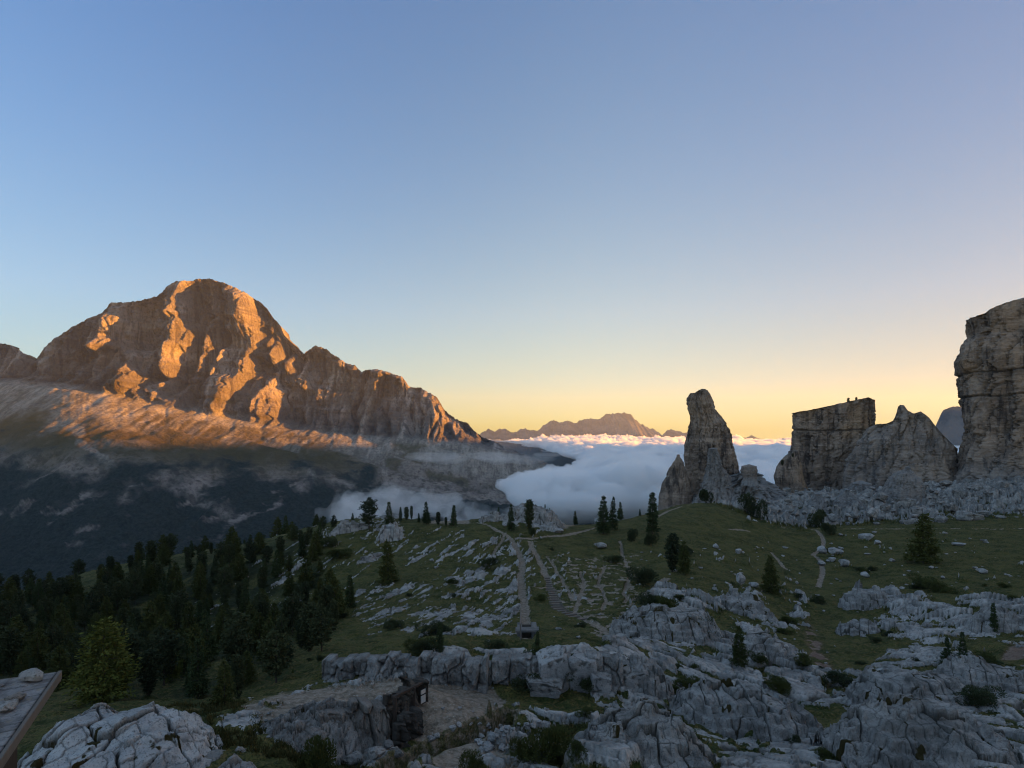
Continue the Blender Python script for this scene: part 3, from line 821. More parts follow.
def tower(rows, d, ratio, label, seed, ztop=None, n=3.2, rough=1.0, pale=0.0, foot=25, nv=150, na=240, name='rock_tower', cat='rock tower', joints=(), hd=None, group=None, twist=0.0):
    rows = np.array(rows, float)
    ys = np.linspace(rows[0, 0] - 2, rows[-1, 0], nv)
    xl, xr = np.interp(ys, rows[:, 0], rows[:, 1]), np.interp(ys, rows[:, 0], rows[:, 2])
    zr = (HY - ys) / F * d
    th = np.linspace(0, 2 * np.pi, na, endpoint=False)
    cth, sth = np.cos(th + twist), np.sin(th + twist)
    sup = (np.abs(np.cos(th)) ** n + np.abs(np.sin(th)) ** n) ** (-1 / n)
    ux, uy = np.cos(th) * sup, np.sin(th) * sup
    az = math.atan(((xl + xr).mean() / 2 - CX) / F)          # each tower is turned to its own bearing
    ca_, sa_ = math.cos(az), math.sin(az)
    w0 = ((xr - xl) / 2).max() / F * d * ca_
    dc = d + .6 * (hd if hd else w0 * ratio) * ca_
    xc, hw = (xl + xr) / 2, (xr - xl) / 2 / F * dc * ca_
    xcm = (xc - CX) / F * dc
    wmax = hw.max()
    dep = (hd if hd else wmax * ratio) * (0.35 + .65 * hw / wmax)
    # the foot runs on below the visible ground
    k = int(foot)
    zr = np.concatenate([zr, zr[-1] - np.arange(1, 9) * k / 8]); xcm = np.concatenate([xcm, np.full(8, xcm[-1])])
    hw = np.concatenate([hw, hw[-1] * (1 + .03 * np.arange(1, 9))]); dep = np.concatenate([dep, dep[-1] * (1 + .03 * np.arange(1, 9))])
    X = xcm[:, None] + hw[:, None] * ux[None] * ca_ + dep[:, None] * uy[None] * sa_; Y = dc - hw[:, None] * ux[None] * sa_ + dep[:, None] * uy[None] * ca_; Z = np.broadcast_to(zr[:, None], X.shape).copy()
    sc = max(wmax, 4) / 22.0
    q = np.clip(sc, .25, 1.3)
    big = fbm(X / (16 * q) + seed, Y / (16 * q), Z / (26 * q), 3)
    col = ridged(X / (9 * q) + seed, Y / (9 * q), Z / (60 * q) + seed, 3)
    lay = Z / (8.0 * q) + .9 * fbm(X / 30, Y / 30, Z / 30 + seed, 3)
    li = np.floor(lay); lf = lay - li
    shelf = perlin(li * 5.13 + seed, th[None, :] * 2.2, .4) + .5 * perlin(li * 2.7, th[None, :] * 6, .9)
    fin = fbm(X / (3.2 * q), Y / (3.2 * q), Z / (2.4 * q) + seed, 5, .62)
    a1, e_, cid = worley(th[None, :] * wmax / (4.5 * q) + .8 * fin + seed, Z / (15 * q) + .4 * fin)
    crack = 1 - sstep(.01, .10, e_)
    a2, e2_, cid2 = worley(th[None, :] * wmax / (1.7 * q) + .8 * fin + seed, Z / (5.0 * q) + .5 * fin)
    disp = rough * q * (2.4 * big - 2.6 * np.clip(col - .30, 0, 1) * 1.6 + 0.6 * shelf + 1.3 * fin + 2.0 * (cid - .5) - 1.1 * crack + .8 * (cid2 - .5) - .45 * (1 - sstep(.02, .15, e2_)))
    jn = 0 * Z
    for jy in joints:
        jz = (HY - jy) / F * d
        jn = np.maximum(jn, np.exp(-((Z - jz + 2.6 * fbm(X / 22., Y / 22., 2., 3)) / .45) ** 2))
    disp = disp - .8 * q * jn
    edge = np.clip(hw / (4 * q), .15, 1)[:, None]
    disp = disp * edge
    hy_ = np.maximum(1e-6, np.hypot(ux, uy)); nx_, ny_ = (ux * ca_ + uy * sa_) / hy_, (-ux * sa_ + uy * ca_) / hy_
    X = X + disp * nx_; Y = Y + disp * ny_
    if ztop is not None:
        zt = np.array(ztop, float)
        def lid(X, Y): return (HY - np.interp(X / Y * F + CX, zt[:, 0], zt[:, 1])) / F * d + rough * q * .8 * fbm(X / 3 + seed, Y / 6, 0, 4, .6)
        Z = np.minimum(Z, lid(X, Y))
    caps = []
    for s in np.linspace(1, 0, 14)[1:]:
        cx_, cy_ = xcm[0] + (X[0] - xcm[0]) * s, dc + (Y[0] - dc) * s
        cz = lid(cx_, cy_) if ztop is not None else Z[0] + (1 - s) * .3 * hw[0] + .4 * q * fbm(cx_ / 2 + seed, cy_ / 2, 0, 3)
        caps.append(np.stack([cx_, cy_, cz], -1))
    V = np.concatenate([np.array(caps)[::-1], np.stack([X, Y, Z], -1)])
    zz = np.concatenate([np.zeros((13, na)), jn]); ck = np.concatenate([np.zeros((13, na)), crack * .6]);
    pl = np.clip(pale + .0 * zz + (.8 * sstep(.75, 1, np.linspace(0, 1, len(V)))[:, None]), 0, 1)
    o = mesh_obj(name, V, grid_faces(len(V), na, True)[:, ::-1], M_TOWER, attrs=dict(pale=np.broadcast_to(pl, zz.shape), crack=np.maximum(zz, ck)))
    return tag(o, label, cat, group)

tower([(389, 700, 707), (392, 691, 709), (398, 687.5, 712), (404, 687, 715), (417, 689.5, 721), (428, 687.5, 728), (442, 685, 733), (458, 683.5, 736), (468, 684, 738), (487, 686, 745), (512, 684, 752)],
      250, .8, 'tall slender rock spire tapering to a blunt top, standing on the grassy knoll', 3.0, [(680, 402), (687, 397), (690.5, 392), (694, 393), (697, 390.5), (702, 388.5), (708, 389), (712, 396), (716, 404), (760, 404)], 3.0, .8)
tower([(457, 676.5, 680), (463, 673, 684), (472, 668, 687), (485, 661.5, 690), (497, 659, 692), (514, 658, 694)], 244, .6, 'short pointed rock flake leaning against the left foot of the slender spire', 9.0, None, 2.4, .6, foot=14, nv=90, na=150)
tower([(451, 709, 717), (458, 708, 721), (475, 704, 728), (490, 699, 734), (512, 688, 746)], 234, .7, 'grey cone of broken rock against the front of the slender spire', 14.0, None, 2.2, .9, pale=.75, foot=14, nv=90, na=150, name='rock_buttress', cat='rock')
tower([(397, 791, 871), (414, 791, 872), (424, 791, 874), (440, 791, 874), (456, 791.5, 873), (470, 793, 871), (484, 796, 866), (500, 801, 860)], 290, .55,
      'massive square cut rock block with a flat sloping top, left of the peaked tower', 21.0, [(780, 416), (791, 413), (815, 409), (840, 404), (850, 402), (868, 398.5), (874, 400), (880, 402)], 7.0, .85, joints=(431,), twist=0.0)
tower([(453.5, 788, 800), (460, 781, 801), (467, 776, 802), (478, 773.5, 804), (490, 776, 808), (503, 786, 812)], 281, .7, 'low dark rounded rock shoulder at the left foot of the square cut block', 27.0, None, 2.6, .7, foot=14, nv=90, na=150)
tower([(404, 868, 938), (424, 866, 942), (430, 861, 946), (442, 853, 953), (463, 844, 957), (483, 839, 960), (503, 835, 962)], 255, .8, 'broad rock tower with a small knobbed peak, right of the square cut block', 33.0,
      [(830, 474), (845, 460), (855, 441), (864, 429), (876, 424.5), (886, 424), (894.5, 420), (898, 407), (900, 405), (904, 405.5), (908, 411), (914, 414), (921, 411.5), (929, 418), (939, 431), (952, 444), (962, 452)], 2.4, .8, pale=.30)
tower([(300, 964, 1140), (318, 964, 1142), (329, 964.5, 1143), (337, 956, 1144), (356, 951, 1146), (370, 952.5, 1146), (372, 955, 1146), (391, 953.5, 1146), (409, 956, 1146), (432, 957, 1148), (447, 953, 1150), (468, 947, 1154), (494, 938, 1160)], 226, .75,
      'huge vertical rock tower cut off by the right edge of the photo', 41.0, [(940, 314), (964, 311), (972, 310.5), (984, 309), (990, 305), (998, 302), (1008, 300), (1018, 297), (1024, 296), (1080, 289), (1150, 293)], 6.0, .7, joints=(371, 396), nv=260, na=420)
tower([(469.5, 905, 911), (474, 893, 915), (481, 886.5, 923), (495, 880, 926), (510, 878, 926), (522, 880, 923)], 196, .8, 'house sized pale boulder below the knob peaked tower', 52.0, None, 2.6, .7, pale=.8, foot=6, nv=90, na=150, name='boulder', cat='boulder')
tower([(474, 742, 757), (477, 731, 764), (483, 722, 771), (490, 708, 779), (499, 694, 792), (510, 676, 810), (524, 664, 832)], 232, .7, 'long mound of pale broken rock right of the slender spire', 60.0, None, 2.2, 1.3, pale=.9, foot=10, nv=120, na=240, name='rock_mound', cat='rock')
tower([(486, 850, 872), (492, 845, 880), (500, 842, 888), (512, 838, 892)], 226, .6, 'low pale rubble heap at the foot of the knob peaked tower', 66.0, None, 2.2, 1.0, pale=.9, foot=6, nv=70, na=140, name='rock_mound', cat='rock')
tower([(492, 843, 851), (497, 838, 858), (505, 834, 866), (522, 832, 872)], 190, .7, 'pale angular boulder on the rubble left of the house sized boulder', 71.0, None, 3.4, .8, pale=.95, foot=5, nv=60, na=120, name='boulder', cat='boulder')
tower([(496, 814, 822), (501, 810, 826), (512, 806, 829), (520, 806, 830)], 182, .7, 'pale wedge shaped boulder below the square cut block', 77.0, None, 3.0, .8, pale=1, foot=5, nv=60, na=120, name='boulder', cat='boulder')
tower([(468.5, 741, 757), (471, 740, 758), (478, 743, 757)], 226, .7, 'flat topped boulder perched on the mound beside the slender spire', 83.0, None, 4.0, .35, pale=.3, foot=3, nv=40, na=90, name='boulder', cat='boulder')
# ------------------------------------------------------------------ trees and bushes
def mat_needles(name, a, b):
    t = NT(name)
    oi = t.n('ObjectInfo').outputs['Random']
    v = t.noise(t.coord(obj=True), 2.2, 3, .6)
    c = t.mix(t.math('MULTIPLY', t.math('ADD', v, oi), .5), a, b)
    return t.bsdf(c, .9, None, .1)
M_SPRUCE = mat_needles('dark needles', (.018, .030, .014), (.056, .074, .028))
M_PINE = mat_needles('pine needles', (.018, .027, .016), (.055, .064, .027))
M_LARCH = mat_needles('larch needles', (.05, .064, .014), (.11, .115, .026))
M_OLIVE = mat_needles('olive needles', (.026, .036, .012), (.070, .075, .022))
M_BARK = NT('bark'); M_BARK = M_BARK.bsdf((.055, .043, .035))

def sprays(P, Dr, L, W, g):
    """thin leaf shaped faces: base points, directions, lengths, widths"""
    Dr = Dr / np.linalg.norm(Dr, axis=1)[:, None]
    s = np.cross(Dr, g.normal(size=Dr.shape)); s /= np.linalg.norm(s, axis=1)[:, None] + 1e-9
    L, W = L[:, None], W[:, None]
    V = np.stack([P, P + Dr * L * .5 + s * W, P + Dr * L, P + Dr * L * .45 - s * W], 1)
    return V.reshape(-1, 3), np.arange(len(P) * 4).reshape(-1, 4)

def conifer_crown(h, r, seed, shape, dens=1.0, low=.08, droop=.25, gaps=.25, spray=.5):
    g = np.random.default_rng(seed)
    P, D, L, W = [], [], [], []
    lev = int(h * 4.2 * dens)
    lean = g.normal(0, .02, 2)
    for i in range(lev):
        f = (i + g.uniform(0, 1)) / lev
        z = h * (low + (1 - low) * f)
        rr = r * shape(f) * g.uniform(.75, 1.15)
        nb = max(6, int(9 * (rr / r) ** .5))
        a0 = g.uniform(0, 6.28)
        for b in range(nb):
            if g.uniform() < gaps: continue
            a = a0 + b * 6.283 / nb + g.normal(0, .25)
            ln = rr * g.uniform(.6, 1.12)
            m = max(7, int(ln * 20 * dens))
            t = np.sqrt(g.uniform(.02, 1, m))
            bx, by = np.cos(a) * ln * t, np.sin(a) * ln * t
            bz = z + ln * (-droop * t + .22 * t ** 2 + (.5 * (f - .3)) * t)
            jit = .10 * ln + .04
            P.append(np.stack([bx + g.normal(0, jit, m) + lean[0] * z, by + g.normal(0, jit, m) + lean[1] * z, bz + g.normal(0, .05 + .03 * ln, m)], 1))
            dr = np.stack([np.cos(a) + g.normal(0, .7, m), np.sin(a) + g.normal(0, .7, m), g.normal(.05, .45, m)], 1)
            D.append(dr); L.append(spray * g.uniform(.5, 1.1, m)); W.append(spray * .2 * g.uniform(.6, 1.3, m))
    m = int(14 * dens)
    P.append(np.stack([lean[0] * h + g.normal(0, .04, m), lean[1] * h + g.normal(0, .04, m), h * g.uniform(.93, 1.0, m)], 1))
    D.append(np.stack([g.normal(0, .3, m), g.normal(0, .3, m), np.ones(m)], 1)); L.append(np.full(m, .35 * spray + .1)); W.append(np.full(m, .06))
    return sprays(np.concatenate(P), np.concatenate(D), np.concatenate(L), np.concatenate(W), g)

def bush_crown(h, r, seed, n=4500, spray=.11):
    g = np.random.default_rng(seed)
    k = 9
    c = np.stack([g.normal(0, r * .42, k), g.normal(0, r * .42, k), g.uniform(.2, .75, k) * h], 1)
    i = g.integers(0, k, n)
    v = g.normal(size=(n, 3)); v /= np.linalg.norm(v, axis=1)[:, None]
    rad = g.uniform(.3, 1, n)[:, None] ** .5 * np.array([r * .42, r * .42, h * .36])
    P = c[i] + v * rad
    P[:, 2] = np.maximum(P[:, 2], 0)
    return sprays(P, v + np.array([0, 0, .6]), spray * g.uniform(.6, 1.2, n), spray * .22 * g.uniform(.6, 1.2, n), g)

def trunk_mesh(h, r0, seed, limbs=0, lr=1.0):
    g = np.random.default_rng(seed)
    V, Fc = [], []
    def tube(p, q, ra, rb, k=6):
        p, q = np.array(p, float), np.array(q, float); ax = q - p; ax /= np.linalg.norm(ax)
        s = np.cross(ax, [.3, .5, .8]); s /= np.linalg.norm(s); w = np.cross(ax, s); b = len(V)
        for c, rr in ((p, ra), (q, rb)):
            for i in range(k):
                a = 6.283 * i / k; V.append(c + rr * (math.cos(a) * s + math.sin(a) * w))
        for i in range(k): Fc.append((b + i, b + (i + 1) % k, b + k + (i + 1) % k, b + k + i))
    tube((0, 0, -.5), (0, 0, h * .45), r0, r0 * .62); tube((0, 0, h * .45), (0, 0, h * .97), r0 * .62, r0 * .12)
    for i in range(limbs):
        z = h * g.uniform(.15, .85); a = g.uniform(0, 6.28); l = lr * g.uniform(.5, 1) * (1 - z / h * .6)
        tube((0, 0, z), (math.cos(a) * l, math.sin(a) * l, z + .12 * l), r0 * .28, r0 * .08, 4)
    return V, Fc

PROTO = {}
def make_tree(kind, v):
    g = 100 * v + 7
    if kind == 'spruce': h, r, m, sh, kw = 8.0, 1.75, M_SPRUCE, lambda f: (1 - f) ** .85 * (1 if f > .1 else .75) + .03, dict(droop=.35, gaps=.18)
    elif kind == 'slim': h, r, m, sh, kw = 8.0, 1.0, M_SPRUCE, lambda f: (1 - f) ** .6 * .95 + .05, dict(droop=.35, gaps=.15)
    elif kind == 'pine': h, r, m, sh, kw = 7.0, 1.9, M_PINE, lambda f: math.sqrt(max(0.03, 1 - (2 * f - .85) ** 2)) * .9, dict(droop=-.05, gaps=.38, low=.16)
    elif kind == 'column': h, r, m, sh, kw = 7.0, 1.05, M_PINE, lambda f: math.sqrt(max(0.05, 1 - abs(2 * f - 1.05) ** 3)), dict(droop=.05, gaps=.12, low=.05)
    elif kind == 'larch': h, r, m, sh, kw = 5.0, 1.55, M_LARCH, lambda f: (1 - f) ** .55 * (.75 + .25 * min(1, f * 5)) , dict(droop=.05, gaps=.12, spray=.26, dens=1.7)
    elif kind == 'olive': h, r, m, sh, kw = 7.0, 2.1, M_OLIVE, lambda f: (1 - f) ** .7 + .03, dict(droop=.2, gaps=.2)
    root = bpy.data.objects.new('conifer_tree', None); SC.collection.objects.link(root)
    mesh_obj('trunk', *trunk_mesh(h, .02 * h, g, 26 if kind in ('pine', 'larch') else 8, r * .8), M_BARK, root)
    V, Fc = conifer_crown(h, r, g, sh, **kw)
    mesh_obj('crown', V, Fc, m, root)
    return root, h
def make_bush(v, m, name='dwarf_pine'):
    root = bpy.data.objects.new(name, None); SC.collection.objects.link(root)
    mesh_obj('stem', *trunk_mesh(.7, .05, v, 7, .7), M_BARK, root)
    mesh_obj('foliage', *bush_crown(1.0, 1.0, 31 + v), m, root)
    return root, 1.0
def get(kind, v):
    key = (kind, v)
    if key not in PROTO:
        PROTO[key] = (*(make_bush(v, M_OLIVE if kind == 'bush' else M_PINE) if kind in ('bush', 'mugo') else make_tree(kind, v)), [False])
    root, h, used = PROTO[key]
    if not used[0]:
        used[0] = True
        return root, h
    c = root.copy(); SC.collection.objects.link(c)
    for ch in root.children:
        q = ch.copy(); SC.collection.objects.link(q); q.parent = c
    return c, h
def plant(kind, v, x, y, z, hh, label, group=None, cat=None, wide=1.0):
    o, h = get(kind, v)
    s = hh / h
    o.location = (x, y, z - .05); o.scale = (s * wide, s * wide, s); o.rotation_euler = (0, 0, R.uniform(0, 6.28))
    tag(o, label, cat or ('bush' if kind in ('bush', 'mugo') else 'conifer'), group)
    return o
def plant_px(kind, v, px, ybase, ytop, label, wide=1.0, group=None, d=None):
    if d is None: x, y, z = hit(px, ybase)
    else: x, y = (px - CX) / F * d, d; z = float(ground_z(x, y))
    hh = (HY - ytop) / F * y - z
    plant(kind, v, x, y, z, hh, label, group, wide=wide)

TREES = [('pine', 0, 323, 531, 516, 'rounded pine behind the left end of the slanting rock slab', .9), ('pine', 1, 334, 529, 515, 'paler rounded pine close behind the slanting rock slab', .9),
    ('spruce', 0, 352.5, 527, 513, 'small pointed conifer at the upper end of the slanting rock slab', .9), ('pine', 2, 369, 529, 498, 'tall open limbed pine, first big tree right of the slanting slab', 1.0),
    ('spruce', 1, 389, 527, 502, 'dense conical spruce beside the open limbed pine', 1.05), ('slim', 0, 400.5, 521, 507, 'left tree of the tight trio on the crest', 1.0),
    ('column', 0, 406.5, 520, 507, 'broadest tree of the tight trio on the crest', 1.0), ('column', 1, 411.5, 519, 506, 'narrow blunt tree at the right of the tight trio', .6),
    ('slim', 1, 419, 522, 513, 'little conifer left of the tall pointed spruce on the crest', 1.2), ('spruce', 2, 426.5, 524, 502, 'tall pointed spruce just left of the crest path', .95),
    ('column', 2, 438, 525, 512, 'stocky dark pine between two pointed spruces on the crest', 1.1), ('column', 0, 446, 526, 517, 'smallest dark pine beside the crest path', 1.0),
    ('slim', 2, 453.5, 526, 505, 'pointed spruce right of the smallest crest pine', 1.15), ('slim', 0, 498.5, 514, 507, 'tiny conifer on top of the rocky hump', 1.3),
    ('spruce', 0, 511, 531, 504, 'pointed spruce in front of the rocky hump', .75), ('column', 1, 529, 530, 500, 'club shaped pine with a thick head in front of the rocky hump', .8),
    ('slim', 1, 545, 513, 504, 'thin tiny conifer on the right side of the rocky hump', .7), ('spruce', 1, 549.5, 514, 508, 'squat tiny conifer on the right side of the rocky hump', 1.0),
    ('spruce', 2, 575.5, 522, 511, 'small spruce alone in the gap right of the rocky hump', .9), ('spruce', 0, 603.5, 534, 496, 'largest full spruce on the crest above the winding trail', .95),
    ('spruce', 1, 612.5, 530, 497, 'narrower spruce half hidden behind the largest crest spruce', .75), ('spruce', 2, 620, 517, 502, 'small pale spruce right of the largest crest spruce', .9),
    ('slim', 2, 640, 514, 509, 'tiny dark conifer between the big spruces and the rock spire', 1.3), ('slim', 0, 652.5, 534, 493, 'tall narrow spruce left of the rock spire', 1.15),
    ('column', 2, 672, 572, 534, 'thick dark pine on the slope below the rock spire', 1.05), ('olive', 0, 684, 574, 541, 'broad dark tree right of the thick pine on the slope', .7),
    ('olive', 1, 923, 563, 514, 'broad olive green spruce alone on the right hand meadow', .95), ('slim', 1, 994, 632, 603, 'narrow conifer among the rocks at the far right', .9),
    ('spruce', 1, 963, 673, 632, 'taller of two dark spruces in the rocks at lower right', .8), ('spruce', 2, 947, 671, 637, 'greener of two dark spruces in the rocks at lower right', .8),
    ('slim', 2, 350, 608, 575, 'dark pointed spruce alone on the streaked slope', 1.2), ('olive', 2, 388, 584, 541, 'broad shadowed tree in the middle of the streaked slope', .75),
    ('olive', 0, 739, 666, 626, 'dark leaning spruce between the grey crags', .7), ('olive', 1, 771, 592, 556, 'dark broad conifer on the slope below the rubble', .8),
    ('slim', 0, 440, 652, 622, 'dark thin conifer just above the rock ledge', 1.0), ('slim', 1, 537, 652, 630, 'dark small conifer beside the stone culvert', 1.0),
    ('column', 0, 151, 566, 541, 'dark round headed pine standing above the wood at left', 1.1)]
for k, v, px, yb, yt, lab, w in TREES: plant_px(k, v, px, yb, yt, lab, w)
plant_px('larch', 0, 104, 708, 619, 'bright yellow green larch behind the pale rock outcrop', 1.15, d=31)
plant_px('larch', 1, 293, 696, 668, 'small yellow green larch above the scree bank', .9, d=33)
plant_px('larch', 1, 172, 700, 645, 'dull green young larch right of the bright larch', .9, d=38)
for px, yb, yt, w, lab in ((632, 541, 529, .5, 'low bush on the crest below the small pale spruce'), (650, 545, 533, .6, 'bush on the slope below the tall narrow spruce'), (645, 584, 568, 1.1, 'wide dark bush beside the winding trail'),
        (706, 503, 490, .6, 'bush at the foot of the slender spire'), (752, 516, 495, .55, 'tall bush on the mound of broken rock'), (817, 527, 511, .6, 'round bush where the path turns'), (829, 535, 524, .6, 'low bush below the round path bush'),
        (590, 690, 676, 1.0, 'small bush on the grey ledge'), (700, 640, 618, .5, 'upright bush in the crags below the meadow'), (533, 536, 528, .6, 'bush beside the path fork')):
    plant_px('mugo', R.randrange(3), px, yb, yt, lab, w)
for px, yb, yt, w, lab in ((545, 760, 728, .7, 'dark dwarf pine at the right of the gravel pad'), (523, 760, 740, .7, 'smaller dwarf pine on the gravel pad'), (476, 782, 754, .6, 'bushy dwarf pine in front of the trench'), (316, 775, 738, .6, 'bushy green shrub below the striped rock face')):
    plant_px('bush', R.randrange(3), px, yb, yt, lab, w)

# the shaded wood on the left slope
wood_poly = [(-40, 604), (60, 588), (150, 566), (250, 545), (305, 534), (330, 560), (340, 610), (330, 650), (255, 700), (210, 712), (170, 700), (60, 690), (-40, 680)]
cnt, placed = 0, []
kinds = ['spruce', 'pine', 'column', 'olive', 'olive', 'pine']
while cnt < 280:
    px, py = R.uniform(-40, 345), R.uniform(534, 712)
    if not bool(inside(wood_poly, np.array(px), np.array(py))): continue
    dens = .35 if px > 230 and py < 640 else .9
    if perlin(px / 38.0, py / 26.0, 3.3) + R.uniform(-.5, .5) > dens - .35: continue
    x, y, z = hit(px, py)
    if any((x - a) ** 2 + (y - b) ** 2 < 4.5 for a, b in placed): continue
    placed.append((x, y))
    hh = R.uniform(2.0, 4.8) * (1.0 if y > 45 else .8)
    plant(R.choice(kinds), R.randrange(3), x, y, z, hh, 'dark conifer in the shaded wood on the left slope', 'conifers of the shaded left wood', wide=R.uniform(.8, 1.1))
    cnt += 1
# trees beyond the left brow, only their tops in view
for i in range(34):
    px = R.uniform(-30, 330); u = (px - CX) / F; d = R.uniform(126, 150)
    x, y = u * d, d
    plant(R.choice(kinds), R.randrange(3), x, y, float(ground_z(x, y)), R.uniform(3, 6), 'dark conifer showing its top over the left brow', 'conifers beyond the left brow')
# dwarf pine cushions over the slopes
k = 0
while k < 120:
    px, py = R.uniform(300, 1020), R.uniform(545, 760)
    if perlin(px / 50., py / 30., 9.1) < .08: continue
    if 330 < px < 520 and py > 660: continue
    x, y, z = hit(px, py)
    i_, j_ = min(int(np.searchsorted(DR, y)), rows_n - 1), min(int(np.searchsorted(UO, x / y)), len(UO) - 1)
    if pmask[max(0, i_ - 6):i_ + 6, max(0, j_ - 8):j_ + 8].max() > .2: continue
    s = R.choice([.25, .35, .45, .7, 1.0]) * R.uniform(.8, 1.1) * (1.3 if y > 50 else .7)
    plant('mugo' if R.random() < .6 else 'bush', R.randrange(3), x, y, z, s, 'low dark dwarf pine cushion among the rocks', 'dwarf pine cushions on the slopes', wide=R.uniform(1, 1.6))
    k += 1
# little trees on the square cut block and its shoulder
for px, yt, yb, lab in ((843.5, 398.3, 403.5, 'tiny tree on the flat top, left of two'), (851.5, 397.5, 402, 'tiny tree on the flat top, right of two'), (789, 452.8, 457, 'tiny tree on the dark shoulder, upper one'), (778.5, 459.5, 465, 'tiny tree on the dark shoulder, lower one')):
    d = 290 if px > 800 else 281
    x, y = (px - CX) / F * d, d - 4
    plant('column', R.randrange(3), x, y, (HY - yb) / F * d, (yb - yt) / F * d, lab, wide=1.3)
# ------------------------------------------------------------------ boulders and crags
def mat_lime(name, a, b, stain_shade, moss=.0):
    t = NT(name)
    p = t.coord()
    n1, n2, n3 = t.noise(p, .9, 6, .7), t.noise(p, 5.0, 5, .7), t.noise(p, 20.0, 4, .7)
    c = t.mix(t.rng(n1, .35, .65), a, b)
    c = t.mix(t.math('MULTIPLY', t.rng(n2, .54, .7), .7), c, stain_shade)
    c = t.mix(t.math('MULTIPLY', t.rng(n3, .53, .66), .6), c, (.08, .078, .073))
    c = t.mix(t.math('MULTIPLY', t.attr('crack'), .9), c, (.04, .038, .032))
    c = t.mix(t.rng(t.math('ADD', t.attr('moss'), t.math('MULTIPLY', t.math('SUBTRACT', n2, .5), 1.0)), .35, .6), c, t.mix(n3, (.018, .022, .008), (.065, .045, .018)))
    h = t.math('ADD', n2, t.math('MULTIPLY', n3, .6))
    return t.bsdf(c, .95, t.bump(h, 1.0, .09), .1)
M_LIME = mat_lime('grey limestone', (.15, .145, .138), (.32, .308, .292), (.10, .097, .09))
M_PALE = mat_lime('pale limestone', (.23, .225, .22), (.38, .372, .36), (.13, .126, .12))
M_TAN = mat_lime('ochre streaked limestone', (.17, .15, .135), (.27, .245, .22), (.15, .11, .08))

M_PALE2 = mat_lime('bleached limestone', (.32, .32, .322), (.50, .495, .485), (.16, .155, .148))
def boulder_shape(seed, sub=4, cuts=16, box=None, flat=1.0):
    g = np.random.default_rng(seed)
    bm = bmesh.new(); bmesh.ops.create_icosphere(bm, subdivisions=sub, radius=1.0)
    V = np.array([v.co[:] for v in bm.verts]); Fc = [tuple(v.index for v in f.verts) for f in bm.faces]; bm.free()
    if box: V = V * 1.6
    for i in range(cuts):
        n = g.normal(size=3); n /= np.linalg.norm(n)
        if box and i < 6: n = np.eye(3)[i % 3] * (1 if i < 3 else -1) + g.normal(0, .12, 3); n /= np.linalg.norm(n)
        k = g.uniform(.5, .85) if not (box and i < 6) else g.uniform(.92, 1.02)
        if box and i >= 6: k = g.uniform(1.15, 1.45)
        e = np.maximum(0, V @ n - k); V = V - e[:, None] * n
    V = V + .10 * fbm(V[:, 0] * 1.8 + seed, V[:, 1] * 1.8, V[:, 2] * 1.8, 5, .65)[:, None] * V
    cr = ridged(V[:, 0] * 1.1 + seed * 3.3, V[:, 1] * 1.1, V[:, 2] * .7, 2)
    V = V - (.10 * sstep(.72, .95, cr))[:, None] * V
    return V * np.array([1, 1, flat]), np.array(Fc), sstep(.75, .92, cr) * .8
M_RUBBLE = mat_lime('rubble limestone', (.12, .115, .108), (.25, .238, .222), (.085, .08, .075))
BP = [boulder_shape(500 + i, 4, 24, False, .75) for i in range(5)] + [boulder_shape(700 + i, 5, 14, True, 1.0) for i in range(4)]
BMESH = {}
def boulder(v, loc, size, rot, label, group=None, mat=None, name='boulder', cat='boulder', moss=0.0):
    mat = mat or M_LIME
    key = (v, mat.name)
    if key not in BMESH:
        V, Fc, cr = BP[v]
        BMESH[key] = mesh_obj(name, V, Fc, mat, attrs=dict(crack=cr, moss=moss * sstep(.3, .7, V[:, 2]) * (.6 + fbm(V[:, 0] * 2, V[:, 1] * 2, 0, 3))))
        o = BMESH[key]
    else:
        o = BMESH[key].copy(); o.name = name; SC.collection.objects.link(o)
    o.location = loc; o.scale = size; o.rotation_euler = rot
    return tag(o, label, cat, group)
def boulder_px(v, px, py, wpx, hpx, label, mat=None, depth=.8, group=None, d=None, rz=None, moss=0.0, name='boulder', tilt=(0, 0)):
    """a rock whose foot shows at this pixel, this many pixels wide and high"""
    if d: x, y = (px - CX) / F * d, d; z = (HY - py) / F * d
    else: x, y, z = hit(px, py)
    w, h = wpx / F * y / 2, hpx / F * y / 2
    rz = -math.atan((px - CX) / F) + (R.uniform(-.25, .25) if rz is None else rz)
    k = 1.0 if v >= 5 else 1.25
    boulder(v, (x, y + w * depth * .6, z + h * .75), (w * k, w * depth * k, h * k * (1 if v >= 5 else 1.25)), (tilt[0], tilt[1], rz), label, group, mat, name, moss=moss)

